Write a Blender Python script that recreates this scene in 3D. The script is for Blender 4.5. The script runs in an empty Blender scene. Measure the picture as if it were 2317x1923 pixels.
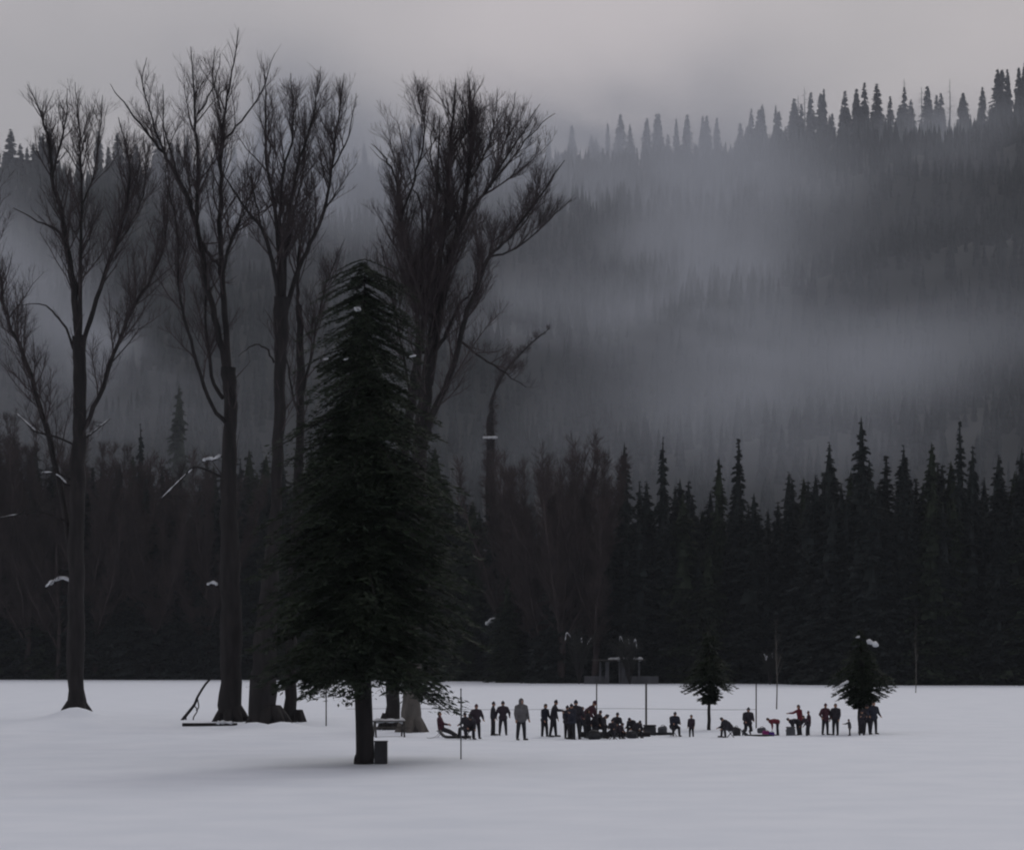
import bpy, bmesh, math, random
import numpy as np
from mathutils import Vector, Matrix
R = math.radians
sc = bpy.context.scene
col = sc.collection
random.seed(7); RNG = np.random.default_rng(11)

# ------------------------------------------------------------------ camera, sky, sun, exposure
CAM_H, F, HOR, K = 3.55, 2500.0, 658.0, 0.44195      # eye height (m), focal length and horizon row in render pixels
cd = bpy.data.cameras.new('camera'); cam = bpy.data.objects.new('camera', cd); col.objects.link(cam)
cam.location = (0, 0, CAM_H); cam.rotation_euler = (R(90), 0, 0)
cd.sensor_width = 36; cd.lens = F / 1024 * 36; cd.shift_y = (HOR - 424.5) / 1024
cd.clip_start = 0.5; cd.clip_end = 9000
sc.camera = cam
sc.render.engine = 'CYCLES'
SUN_EL, SUN_AZ = R(38), R(24)
w = bpy.data.worlds.new('World'); sc.world = w; w.use_nodes = True
nt = w.node_tree; nt.nodes.clear(); N, L = nt.nodes.new, nt.links.new
sky = N('ShaderNodeTexSky'); sky.sky_type = 'NISHITA'; sky.sun_disc = False
sky.sun_elevation = SUN_EL; sky.sun_rotation = SUN_AZ; sky.air_density = 1.0; sky.dust_density = 3.0
tc = N('ShaderNodeTexCoord'); no = N('ShaderNodeTexNoise'); no.inputs['Scale'].default_value = 5.5
no.inputs['Detail'].default_value = 4; no.inputs['Roughness'].default_value = .45
mpw = N('ShaderNodeMapping'); mpw.inputs['Location'].default_value = (.31, 0, .12); L(tc.outputs['Generated'], mpw.inputs['Vector']); L(mpw.outputs['Vector'], no.inputs['Vector'])
cr = N('ShaderNodeValToRGB')
cr.color_ramp.elements[0].position = .30; cr.color_ramp.elements[0].color = (3.95, 3.82, 3.97, 1)
cr.color_ramp.elements[1].position = .62; cr.color_ramp.elements[1].color = (5.3, 4.93, 5.1, 1)
L(no.outputs['Fac'], cr.inputs['Fac'])
mx = N('ShaderNodeMixRGB'); mx.inputs['Fac'].default_value = .93
L(sky.outputs['Color'], mx.inputs['Color1']); L(cr.outputs['Color'], mx.inputs['Color2'])
bg = N('ShaderNodeBackground'); bg.inputs['Strength'].default_value = .094
ow = N('ShaderNodeOutputWorld'); L(mx.outputs['Color'], bg.inputs['Color']); L(bg.outputs['Background'], ow.inputs['Surface'])
sl = bpy.data.lights.new('sun', 'SUN'); sl.energy = .5; sl.angle = R(25); sl.color = (1, .96, .92)
so = bpy.data.objects.new('sun', sl); col.objects.link(so)
so.rotation_euler = (R(90) - SUN_EL, 0, R(180) - SUN_AZ)
sc.view_settings.view_transform = 'Standard'; sc.view_settings.look = 'None'
sc.view_settings.exposure = 0.0; sc.view_settings.gamma = 1.0; sc.view_settings.use_curve_mapping = False
cy = sc.cycles
cy.use_denoising = True; cy.use_adaptive_sampling = True; cy.adaptive_threshold = .02; cy.max_bounces = 4; cy.diffuse_bounces = 2; cy.glossy_bounces = 1; cy.transparent_max_bounces = 6
cy.volume_bounces = 1; cy.volume_max_steps = 64; cy.filter_width = 2.1; cy.caustics_reflective = False; cy.caustics_refractive = False

# ------------------------------------------------------------------ helpers
def P(xs, ys, D, dy=0.0):
    """photograph sighting line (source pixels) at a distance D -> world point"""
    return np.array([(xs * K - 512) / F * D, D + dy, CAM_H - (ys * K - HOR) / F * D])
def gD(ys): return F * CAM_H / (ys * K - HOR)
def G(xs, ys):
    D = gD(ys); p = P(xs, ys, D); return p
def mpx(D): return K / F * D                      # metres per source pixel at D

def mat(name, c1, c2=None, scale=3.0, rough=.85, bump=0, detail=4, stretch=None, metal=0, spec=.3):
    m = bpy.data.materials.new(name); m.use_nodes = True; t = m.node_tree
    b = t.nodes['Principled BSDF']; b.inputs['Roughness'].default_value = rough; b.inputs['Metallic'].default_value = metal
    b.inputs['Specular IOR Level'].default_value = spec
    c2 = c2 or tuple(x * 1.35 for x in c1)
    co = t.nodes.new('ShaderNodeTexCoord'); mp = t.nodes.new('ShaderNodeMapping'); n = t.nodes.new('ShaderNodeTexNoise')
    if stretch: mp.inputs['Scale'].default_value = stretch
    n.inputs['Scale'].default_value = scale; n.inputs['Detail'].default_value = detail
    t.links.new(co.outputs['Object'], mp.inputs['Vector']); t.links.new(mp.outputs['Vector'], n.inputs['Vector'])
    r = t.nodes.new('ShaderNodeValToRGB'); r.color_ramp.elements[0].position = .35; r.color_ramp.elements[1].position = .68
    r.color_ramp.elements[0].color = (*c1, 1); r.color_ramp.elements[1].color = (*c2, 1)
    t.links.new(n.outputs['Fac'], r.inputs['Fac']); t.links.new(r.outputs['Color'], b.inputs['Base Color'])
    if bump:
        bp = t.nodes.new('ShaderNodeBump'); bp.inputs['Strength'].default_value = bump; bp.inputs['Distance'].default_value = .1
        t.links.new(n.outputs['Fac'], bp.inputs['Height']); t.links.new(bp.outputs['Normal'], b.inputs['Normal'])
    return m
M = dict(
    snow=mat('snow', (.71, .77, .855), (.77, .825, .905), .35, .7, .3, 6),
    clump=mat('clump_snow', (.36, .38, .41), (.66, .69, .73), 3, .7, .3),
    bark=mat('grey_brown_bark', (.010, .0095, .0105), (.022, .020, .021), 4, .9, .6, 6, (1, 1, .2)),
    pale_bark=mat('pale_bark', (.06, .056, .052), (.11, .103, .095), 4, .9, .6, 6, (1, 1, .2)),
    twig=mat('twig_bark', (.035, .029, .032), (.06, .05, .053), 1.5, .9),
    thicket=mat('thicket_twigs', (.032, .025, .026), (.055, .042, .042), .3, .9),
    needle=mat('dark_green_needles', (.010, .018, .010), (.022, .034, .018), .7, .8, 0, 3),
    far_needle=mat('far_needles', (.012, .018, .019), (.024, .033, .032), .25, .85, 0, 3),
    ridge=mat('ridge_needles', (.014, .019, .021), (.026, .033, .034), .1, .85, 0, 2),
    hill=mat('hill_floor', (.010, .013, .014), (.018, .022, .023), .03, .95, 0, 5),
    under=mat('undergrowth', (.018, .022, .02), (.03, .034, .028), .4, .95),
    wood=mat('weathered_wood', (.045, .043, .042), (.08, .076, .072), 6, .9, .3, 5, (.3, 1, 1)),
    greypaint=mat('grey_paint', (.05, .053, .062), (.075, .078, .088), 2, .7),
    metal=mat('dull_metal', (.07, .075, .085), (.11, .115, .125), 5, .5, 0, 3, None, .6),
    dark=mat('dark_plastic', (.015, .016, .02), (.024, .025, .03), 8, .55),
    cooler=mat('cooler_plastic', (.05, .055, .065), (.07, .075, .085), 5, .5),
    red=mat('red_cloth', (.19, .008, .02), (.27, .014, .035), 4, .8, .2),
    magenta=mat('magenta_cloth', (.20, .02, .12), (.3, .04, .2), 6, .8),
    purple=mat('purple_cloth', (.06, .02, .16), (.09, .035, .22), 6, .8),
    skin=mat('skin', (.30, .17, .12), (.36, .21, .15), 8, .6),
    boot=mat('boot_leather', (.012, .011, .011), (.022, .02, .019), 9, .6),
    wool=mat('dark_wool', (.018, .018, .022), (.035, .034, .04), 30, .95, .3),
    hair=mat('brown_hair', (.02, .014, .011), (.04, .028, .02), 30, .7),
)
_t = M['pale_bark'].node_tree; _b = _t.nodes['Principled BSDF']; _src = _b.inputs['Base Color'].links[0].from_socket       # pale at the foot of the trunk, blending to dark bark higher up
_sp = _t.nodes.new('ShaderNodeSeparateXYZ'); _mr = _t.nodes.new('ShaderNodeMapRange'); _mx = _t.nodes.new('ShaderNodeMixRGB'); _co = [n for n in _t.nodes if n.type == 'TEX_COORD'][0]
_t.links.new(_co.outputs['Object'], _sp.inputs[0]); _t.links.new(_sp.outputs[2], _mr.inputs['Value']); _mr.inputs['From Min'].default_value = 3.0; _mr.inputs['From Max'].default_value = 7.0
_mx.inputs['Color2'].default_value = (.014, .013, .014, 1); _t.links.new(_mr.outputs[0], _mx.inputs['Fac']); _t.links.new(_src, _mx.inputs['Color1']); _t.links.new(_mx.outputs[0], _b.inputs['Base Color'])
def cloth(c):
    k = 'cloth_%02d_%02d_%02d' % tuple(int(x * 300) for x in c)
    if k not in M: M[k] = mat(k, c, tuple(x * 1.5 for x in c), 7, .85, .35)
    return M[k]

def link(name, me, m=None, parent=None, loc=None):
    o = bpy.data.objects.new(name, me); col.objects.link(o)
    if m is not None:
        me.materials.clear(); me.materials.append(m)
    if parent is not None: o.parent = parent
    if loc is not None: o.location = loc
    return o
def npmesh(name, verts, quads=None, tris=None, smooth=False):
    me = bpy.data.meshes.new(name); verts = np.asarray(verts, np.float32)
    q = np.zeros((0, 4), int) if quads is None else np.asarray(quads, int).reshape(-1, 4)
    t = np.zeros((0, 3), int) if tris is None else np.asarray(tris, int).reshape(-1, 3)
    me.vertices.add(len(verts)); me.vertices.foreach_set('co', verts.ravel())
    me.loops.add(q.size + t.size); me.loops.foreach_set('vertex_index', np.concatenate([q.ravel(), t.ravel()]).astype(np.int32))
    me.polygons.add(len(q) + len(t))
    st = np.concatenate([np.arange(len(q)) * 4, q.size + np.arange(len(t)) * 3]).astype(np.int32)
    me.polygons.foreach_set('loop_start', st)
    if smooth: me.polygons.foreach_set('use_smooth', np.ones(len(q) + len(t), bool))
    me.update(calc_edges=True); me.validate(); return me
def tag(o, label=None, cat=None, group=None, kind=None):
    if label: o['label'] = label
    if cat: o['category'] = cat
    if group: o['group'] = group
    if kind: o['kind'] = kind
    return o
def empty(name, loc, rz=0):
    o = bpy.data.objects.new(name, None); col.objects.link(o); o.location = tuple(loc); o.rotation_euler = (0, 0, rz)
    o.empty_display_size = .2; return o
def copy_tree(o, parent=None):
    c = o.copy(); col.objects.link(c); c.parent = parent
    for ch in list(o.children): copy_tree(ch, c)
    return c

def tubes(lines):
    """lines: list of (pts Nx3, radii N, sides) -> verts, quads, vectorised by size"""
    V, Q, off = [], [], 0; by = {}
    for p, r, s in lines: by.setdefault((len(p), s), []).append((p, r))
    for (n, s), li in by.items():
        Pn = np.array([a for a, _ in li]); Rn = np.array([b for _, b in li])
        T = np.gradient(Pn, axis=1); T /= np.linalg.norm(T, axis=2, keepdims=True) + 1e-9
        ref = np.where(np.abs(T[..., 2:3]) > .9, np.array([1., .1, 0]), np.array([0, 0, 1.]))
        ref = np.broadcast_to(ref[:, :1], T.shape) if n > 1 else ref
        A = np.cross(T, ref); A /= np.linalg.norm(A, axis=2, keepdims=True) + 1e-9; B = np.cross(T, A)
        an = np.arange(s) / s * 2 * np.pi
        ring = Pn[:, :, None] + Rn[:, :, None, None] * (A[:, :, None] * np.cos(an)[None, None, :, None] + B[:, :, None] * np.sin(an)[None, None, :, None])
        m = len(li); V.append(ring.reshape(-1, 3))
        b = off + (np.arange(m)[:, None, None] * n + np.arange(n - 1)[None, :, None]) * s
        j = np.arange(s)[None, None, :]; j2 = (j + 1) % s
        Q.append(np.stack([b + j, b + j2, b + s + j2, b + s + j], -1).reshape(-1, 4)); off += m * n * s
    return np.concatenate(V), np.concatenate(Q)
def tube_obj(name, lines, m, parent=None, smooth=True):
    v, q = tubes(lines); return link(name, npmesh(name, v, q, None, smooth), m, parent)

class MB:
    """boxes, bars and cylinders gathered into one bmesh, lightly bevelled"""
    def __init__(s): s.b = bmesh.new()
    def box(s, c, d, rz=0, rx=0, bev=.012):
        r = bmesh.ops.create_cube(s.b, size=1)['verts']
        mm = Matrix.Translation(c) @ Matrix.Rotation(rz, 4, 'Z') @ Matrix.Rotation(rx, 4, 'Y') @ Matrix.Diagonal((*d, 1))
        bmesh.ops.transform(s.b, matrix=mm, verts=r)
        if bev:
            e = list({e for v in r for e in v.link_edges}); bmesh.ops.bevel(s.b, geom=e, offset=min(bev, min(d) * .3), segments=2, affect='EDGES')
        return s
    def cyl(s, p0, p1, r0, r1=None, n=12):
        r1 = r0 if r1 is None else r1; p0, p1 = Vector(p0), Vector(p1); d = p1 - p0
        r = bmesh.ops.create_cone(s.b, cap_ends=True, segments=n, radius1=r0, radius2=r1, depth=d.length)['verts']
        bmesh.ops.transform(s.b, matrix=Matrix.Translation((p0 + p1) / 2) @ d.to_track_quat('Z', 'Y').to_matrix().to_4x4(), verts=r); return s
    def build(s, name, m, parent=None, smooth=False):
        me = bpy.data.meshes.new(name); s.b.to_mesh(me); s.b.free()
        if smooth: me.polygons.foreach_set('use_smooth', np.ones(len(me.polygons), bool))
        return link(name, me, m, parent)

def noise2(x, y, s=1.0, seed=0):
    r = np.random.default_rng(seed); v = 0
    for k in range(7):
        a = r.uniform(0, 2 * np.pi); f = s * r.uniform(.5, 2.2); v = v + np.sin((x * np.cos(a) + y * np.sin(a)) * f + r.uniform(0, 6.28)) / (1 + .6 * k)
    return v / 3

# ------------------------------------------------------------------ ground and hill
MOUNDS = [(*G(172, 1636)[:2], .62, 1.3, 1.0), (*G(150, 1650)[:2], .42, 3.6, 2.2), (*G(560, 1650)[:2], .10, 9.0, 5.0),
          (*G(575, 1648)[:2], .28, .9, .8), (*G(640, 1650)[:2], .34, 1.0, .8), (*G(30, 1610)[:2], .25, 8, 8)]
def gz(x, y):
    z = .035 * noise2(x, y, .25, 3) + .02 * noise2(x, y * 1.5, .9, 4)
    z = z * np.clip((260 - y) / 100, 0, 1) * np.clip((y - 20) / 20, 0, 1)
    for mx_, my, a, sx, sy in MOUNDS: z = z + a * np.exp(-((x - mx_) / sx) ** 2 - ((y - my) / sy) ** 2)
    ly = 131 + 2.2 * np.sin(x * .12)                       # a low bank left of the people, lying beyond the near field
    z = z + .30 * np.clip(1 / (1 + np.exp(-(y - ly) / .9)), 0, 1) * np.clip(1 / (1 + np.exp((x + 3) / 2.5)), 0, 1) * np.clip((200 - y) / 50, 0, 1)
    tr_ = np.exp(-((y - 115) / 5.5) ** 2) * (1 / (1 + np.exp(-(x + 6) / 1.5))) * (1 / (1 + np.exp((x - 37) / 2)))
    z = z - .05 * tr_ + .06 * tr_ * (noise2(x, y, 5.0, 12) + noise2(x, y, 9.0, 13))
    z = z + .12 / (1 + np.exp(-(y - 87.5 - .5 * np.sin(x * .3)) / .8)) - .12
    return z
def GZ(xs, ys):
    p = G(xs, ys); p[2] = float(gz(p[0], p[1])); return p
xs_ = np.concatenate([[-2400, -1100, -600, -350, -200, -130, -90, -65], np.arange(-48, 48.1, .45), [65, 90, 130, 200, 350, 600, 1100, 2400]])
ys_ = np.concatenate([[-400, -150, -60, -20, 0, 15, 25, 32], np.arange(38, 80, 1.0), np.arange(80, 150, .4), np.arange(150, 260, 2.5), [280, 310, 340, 370, 400, 440, 600, 1000, 1800, 2900]])
X, Y = np.meshgrid(xs_, ys_); nx, ny = len(xs_), len(ys_)
i, j = np.meshgrid(np.arange(nx - 1), np.arange(ny - 1)); b = (j * nx + i).ravel()
gq = np.stack([b, b + 1, b + nx + 1, b + nx], -1)
gr = link('snow_ground', npmesh('snow_ground', np.stack([X, Y, gz(X, Y)], -1).reshape(-1, 3), gq, None, True), M['snow']); tag(gr, kind='structure')

RIDGE_Y = 1300.
_rx = [-300, 0, 360, 770, 1250, 1650, 1720, 1990, 2100, 2270, 2317, 2700]; _ry = [450, 412, 422, 415, 385, 375, 345, 310, 315, 270, 260, 245]
def ridge_z(x):
    xs = (x / RIDGE_Y * F + 512) / K
    return CAM_H + (HOR - np.interp(xs, _rx, _ry) * K) / F * RIDGE_Y
def hz(x, y):
    t = np.clip((y - 455) / (RIDGE_Y - 455), 0, 1); R_ = ridge_z(x)
    z = R_ * (.62 * t + .38 * t * t * (3 - 2 * t)) - 1.5
    z = z + np.sin(np.pi * t) * (13 * noise2(x, y, .016, 8) + 5 * noise2(x, y, .05, 9))
    return z - np.clip(y - RIDGE_Y - 10, 0, 1e9) * .25
hx = np.linspace(-1300, 1300, 200); hy = np.concatenate([np.linspace(440, 1310, 90), [1400, 1700, 2200]])
X, Y = np.meshgrid(hx, hy); nx, ny = len(hx), len(hy)
i, j = np.meshgrid(np.arange(nx - 1), np.arange(ny - 1)); b = (j * nx + i).ravel()
tag(link('hill', npmesh('hill', np.stack([X, Y, hz(X, Y)], -1).reshape(-1, 3), np.stack([b, b + 1, b + nx + 1, b + nx], -1), None, True), M['hill']), kind='structure')

# ------------------------------------------------------------------ conifers
def kites(h, rad, nb, ns, rng, z0=.05, power=.75, size=None, droop=.35, rag=.35, up=0.0, wide=.2, under=0.0, td=.62):
    """foliage sprays of a conifer: nb boughs with ns sprays each -> verts, quads, bough lines"""
    t = 1 - rng.random(nb) ** td * .995; t = np.sort(t)
    t = np.clip(t, 0, .995); zb = h * (z0 + (1 - z0) * t)
    az = rng.random(nb) * 6.283; lump = 1 + rag * .6 * np.sin(az * 2 + t * 9 + rng.random() * 6) + rag * rng.normal(0, .55, nb)
    Lb = rad * (1 - t) ** power * np.clip(lump, .35, 1.7) + .012 * h * (1 - t) ** .6
    if under: Lb = Lb * np.clip(.12 + t / under, 0, 1)
    k = rng.random((nb, ns)) ** .75
    slope = up * (1 - k) - droop * (k ** 1.5)
    r = Lb[:, None] * k; az2 = az[:, None] + rng.normal(0, .10, (nb, ns))
    base = np.stack([r * np.cos(az2), r * np.sin(az2), zb[:, None] + slope * Lb[:, None]], -1)
    sz = (size or .045 * h) * (.55 + .9 * rng.random((nb, ns))) * (.16 + .84 * (1 - t[:, None]) ** .6) * (1.1 - .45 * k)
    a3 = az2 + rng.normal(0, .85, (nb, ns)); dz = -.15 - .75 * droop * rng.random((nb, ns)) + rng.normal(0, .16, (nb, ns))
    d = np.stack([np.cos(a3), np.sin(a3), dz], -1); d /= np.linalg.norm(d, axis=-1, keepdims=True)
    sd = np.cross(d, rng.normal(0, .5, d.shape) + np.array([0, 0, 1.])); sd /= np.linalg.norm(sd, axis=-1, keepdims=True) + 1e-9
    sz = sz[..., None]; tip = base + d * sz; mid = base + d * sz * .45
    v = np.stack([base, mid + sd * sz * wide, tip, mid - sd * sz * wide], 2).reshape(-1, 3)
    q = np.arange(len(v)).reshape(-1, 4)
    lines = []
    for n_ in range(nb):
        kk = np.array([0, .5, 1.]); s_ = up * (1 - kk) - droop * kk ** 1.5
        lines.append((np.stack([Lb[n_] * kk * np.cos(az[n_]), Lb[n_] * kk * np.sin(az[n_]), zb[n_] + s_ * Lb[n_]], -1), np.array([.012, .007, .002]) * Lb[n_] + .002, 3))
    return v, q, lines
def core(h, rad, z0, power, rng, tiers=12, seg=9, k=.62):
    """overlapping jagged skirts that close the inside of a conifer's crown"""
    V, T = [], []; o = 0
    for q in range(tiers):
        t = q / tiers; zb = h * (z0 + (1 - z0) * t); zt = min(zb + h * (1 - z0) / tiers * 2.3, h); r = rad * (1 - t) ** power * k * rng.uniform(.8, 1.2)
        a = np.arange(2 * seg) / (2 * seg) * 6.283 + rng.uniform(0, 6); rr = r * np.where(np.arange(2 * seg) % 2, .55, 1.0) * rng.uniform(.75, 1.25, 2 * seg)
        ring = np.stack([rr * np.cos(a), rr * np.sin(a), zb - .25 * rr + rng.normal(0, .02 * h / tiers, 2 * seg)], -1)
        V += [ring, np.array([[0, 0, zt]])]; n = 2 * seg; i = np.arange(n); T.append(np.stack([o + i, o + (i + 1) % n, np.full(n, o + n)], -1)); o += n + 1
    return np.concatenate(V), np.concatenate(T)
def conifer_meshes(nm, h, rad, nb, ns, seed, trunk_r=None, **kw):
    rng = np.random.default_rng(seed); v, q, ln = kites(h, rad, nb, ns, rng, **kw)
    cv, ct = core(h, rad, kw.get('z0', .05), kw.get('power', .75), rng); cm = npmesh(nm + '_crown', np.concatenate([v, cv]), q, ct + len(v)); tr = trunk_r or .012 * h + .03; zz = np.array([-.4, .02 * h, .3 * h, .7 * h, .985 * h])
    wob = rng.normal(0, .004 * h, (5, 2)) * np.array([0, 0, 1, 1, .4])[:, None]
    ln.append((np.column_stack([wob, zz]), tr * np.array([1.35, 1, .78, .38, .06]), 8))
    tv, tq = tubes(ln); return cm, npmesh(nm + '_trunk', tv, tq, None, True)
FAR = [conifer_meshes('forest_conifer', 34, rd, 260, 56, 40 + s_, z0=.015, power=pw, size=1.35, droop=dr, rag=.28, wide=.2, td=.85)
       for s_, (rd, pw, dr) in enumerate([(4.2, .85, .4), (3.6, .95, .5), (5.0, .8, .35), (4.0, 1.05, .45), (3.2, .8, .6), (4.6, .9, .3)])]
RDG = [conifer_meshes('ridge_conifer', 22, rd, 150, 20, 60 + s_, z0=.04, power=pw, size=2.0, droop=.5, rag=.5, wide=.3, td=1.25)
       for s_, (rd, pw) in enumerate([(2.2, .95), (2.7, 1.0), (2.0, 1.1), (2.5, .85), (1.8, 1.0)])]
def conifer_thing(name, meshes, mt, loc, h_ratio, label, group, rz=None, w=1.0):
    t = empty(name, loc, random.uniform(0, 6.28) if rz is None else rz); t.scale = (h_ratio * w, h_ratio * w, h_ratio)
    link('crown', meshes[0], mt, t); link('trunk', meshes[1], M['bark'], t); tag(t, label, 'tree', group); return t

def edge(xs):   # distance of the wood's edge beyond the field, seen at photograph column xs
    return float(np.interp(xs, [-200, 1040, 1240, 1800, 1900, 2600], [428, 420, 362, 358, 338, 334]))
GF = 'conifers at the edge of the wood beyond the field'
tops = [(1413, 997, .9, 'blunt dark conifer at the wood edge, right of the brown bare trees'),
        (1500, 985, .8, 'narrow spire of a dark conifer above the snowy shelter, fading into mist'),
        (1627, 1032, .8, 'slim dark conifer just left of the sharp ragged spire'),
        (1671, 988, 1.0, 'sharp ragged conifer spire standing alone against the mist'),
        (1760, 1130, 1.1, 'short dark conifer in the low gap of the far treetops'),
        (1877, 997, 1.0, 'broad conifer spire just left of the tallest one'),
        (1949, 938, 1.05, 'tallest dark conifer spire of the far wood'),
        (2045, 1003, 1.1, 'rounded conifer top just right of the tallest spire'),
        (2108, 997, .85, 'thin conifer tip between two taller spires'),
        (2172, 948, .8, 'second tallest conifer spire, thin and pointed, towards the right side'),
        (2201, 1003, .85, 'small conifer tip tucked against the thin pointed spire'),
        (2259, 1026, 1.1, 'broad dark conifer near the right end of the wood'),
        (2312, 1010, 1.1, 'rightmost dark conifer of the wood edge'),
        (318, 955, .85, 'thin dark conifer spire seen between the two left bare trees'),
        (405, 868, 1.5, 'big rounded dark conifer seen left of the forked middle trunk')]
n_ = 0
for xs, yt, wd, lab in tops:
    D = edge(xs) + (110 if xs == 405 else 6); p = P(xs, yt, D); h = p[2] / 34
    conifer_thing('conifer', FAR[n_ % 6], M['far_needle'], (p[0], D, 0), h, lab, GF, w=wd * min(1.1, 1 / h)); n_ += 1
LF = 'dark conifer in the closed wall of trees behind the snowy field'
for row, (off, step, lo, hi) in enumerate([(1, 31, 1110, 1260), (9, 33, 1075, 1200), (20, 37, 1050, 1160)]):
    xs = -130 + row * 13
    while xs < 2450:
        x_ = xs + random.uniform(-9, 9); D = edge(x_) + off + random.uniform(-2, 3)
        lo2, hi2 = (lo - 60, hi - 70) if x_ < 1000 else (lo, hi)
        if 1150 < x_ < 1400: lo2, hi2 = lo + 40, hi + 40
        if x_ > 1830: lo2 -= 40; hi2 -= 60
        p = P(x_, random.uniform(lo2, hi2), D); h = p[2] / 34
        conifer_thing('conifer', FAR[random.randrange(6)], M['far_needle'], (p[0], D, 0), h, LF, 'closed wall of conifers behind the field', w=random.uniform(1.15, 1.5)); xs += step
# low growth closing the wood at the ground
rng = np.random.default_rng(5); n = 14000; xs = rng.uniform(-260, 2550, n); dd = rng.uniform(-1.5, 5, n); D = np.interp(xs, [-200, 1040, 1240, 1800, 1900, 2600], [428, 420, 362, 358, 338, 334]) + dd
hgt = rng.random(n) ** 1.6 * 4.2 * np.clip((dd + 2.2) / 4, .12, 1)
c = np.stack([(xs * K - 512) / F * D, D, hgt], -1); s_ = rng.uniform(.25, .7, n)[:, None]
a = rng.normal(0, 1, (n, 3)) * s_; bb = rng.normal(0, 1, (n, 3)) * s_
v = np.stack([c - a * .6, c + bb * .5, c + a * .6, c - bb * .5], 1).reshape(-1, 3); v[:, 2] = np.maximum(v[:, 2], -.1)
tag(link('undergrowth', npmesh('undergrowth', v, np.arange(len(v)).reshape(-1, 4)), M['under']), kind='stuff')
# the wooded slope, far behind and mostly inside the mist
rng = np.random.default_rng(21); protos = [core(20, rd, .04, pw, rng, 6, 5, 1.0) for rd, pw in ((2.6, .8), (3.2, .9), (2.2, .8), (3.6, 1.0), (2.9, .7), (2.4, 1.0))]
V, T, o_ = [], [], 0
for k in range(11000):
    y = 448 + (1290 - 448) * rng.random() ** .75; x = rng.uniform(-1, 1) * (.25 * y + 60); z = float(hz(x, y)); s_ = rng.uniform(.32, .68); a = rng.uniform(0, 6.28)
    p, tt = protos[k % 6]; ca, sa = math.cos(a) * s_, math.sin(a) * s_
    V.append(np.stack([p[:, 0] * ca - p[:, 1] * sa + x, p[:, 0] * sa + p[:, 1] * ca + y, p[:, 2] * s_ * 1.1 + z - 1], -1)); T.append(tt + o_); o_ += len(p)
V = np.concatenate(V)
tag(link('forest', npmesh('forest', V, None, np.concatenate(T)), M['ridge']), kind='stuff')
# ridge trees, one by one
GR = 'conifers along the ridge line'
def ridge_tree(xs, yt, w_, lab, dy=0., var=None):
    D = RIDGE_Y + dy; p = P(xs, yt, D); zb = float(hz(p[0], D)) - 1; h = max((p[2] - zb) / 22, .25)
    return conifer_thing('ridge_conifer', RDG[random.randrange(5) if var is None else var], M['ridge'], (p[0], D, zb), h, lab, GR, w=w_)
named = [(1375, 278, .8, 'pointed conifer on the misty ridge, first clear tip right of the bare trees'), (1425, 280, .8, 'small conifer tip on the misty ridge beside the first clear tip'),
         (1465, 268, 1.0, 'rounded conifer on the misty ridge left of its middle dip'), (1530, 268, .9, 'lone pale conifer on the ridge half dissolved in mist'), (1590, 262, 1.0, 'paired pale conifer tops just before the ridge steps up'),
         (1622, 266, 1.0, 'blunt pale conifer right at the notch of the ridge'), (1700, 245, 1.1, 'first dark conifer on the ridge right of the notch'), (1725, 236, 1.3, 'bushy dark conifer on the ridge shoulder'),
         (1755, 238, .9, 'small pointed conifer on the ridge shoulder'), (1797, 222, 1.5, 'round dark conifer crown on the ridge left of the slim spires'), (1831, 218, .7, 'slim spire on the ridge between round crowns'),
         (1864, 200, .8, 'slim conifer spire on the ridge left of the darkest clump'), (1912, 205, 1.5, 'darkest bushy conifer in the ridge clump'), (1938, 200, 1.3, 'middle conifer of the darkest ridge clump'),
         (1956, 186, 1.2, 'tall conifer of the darkest ridge clump'), (1984, 189, 1.6, 'broad rightmost conifer of the darkest ridge clump'), (2257, 156, 1.4, 'tall dark conifer leading the group at the right end of the ridge'),
         (2282, 166, 1.0, 'lower conifer in the group at the right end of the ridge'), (2305, 152, 1.3, 'dark conifer touching the right end of the ridge view'), (2320, 140, 1.4, 'tallest rightmost conifer on the ridge')]
for a in named: ridge_tree(a[0], a[1], a[2] * .8, a[3])
LR = 'pale misty conifer among many alike on the ridge line'
xs = -150
while xs < 2500:
    base = np.interp(xs, _rx, _ry)
    ridge_tree(xs, base - random.choice((45, 60, 75, 90, 112)) - random.uniform(0, 14), random.uniform(.9, 1.6), LR, random.uniform(-22, 6)); xs += random.choice((6, 10, 15, 22, 44))
for xs, yt in ((2046, 178), (2085, 196), (2149, 178), (1820, 196), (1806, 214)):
    D = RIDGE_Y - 4; p = P(xs, yt, D); zb = float(hz(p[0], D)) - 1
    t = empty('dead_tree', (p[0], D, zb)); hh = p[2] - zb
    ln = [(np.array([[0, 0, 0], [.2, 0, hh * .5], [0, 0, hh]]), np.array([.42, .28, .06]), 6)]; tw = []
    for k in range(34):
        z = hh * random.uniform(.35, .97); a = random.uniform(0, 6.28); l = (hh - z) * .22 + .8
        tw.append((np.array([[0, 0, z], [math.cos(a) * l * .5, math.sin(a) * l * .5, z - .1], [math.cos(a) * l, math.sin(a) * l, z - .4]]), np.array([.09, .06, .02]), 3))
    tube_obj('trunk', ln, M['bark'], t); tube_obj('crown', tw, M['twig'], t)
    tag(t, {2046: 'tallest thin dead trunk on the ridge, just right of the darkest clump', 2085: 'shorter thin dead trunk between two taller ones on the ridge', 2149: 'thin dead trunk on the ridge nearest the group at the right end', 1820: 'thin dead trunk poking up among the slim spires of the ridge', 1806: 'short dead trunk beside the round ridge crown'}[xs], 'tree', 'dead trunks on the ridge')

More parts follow.
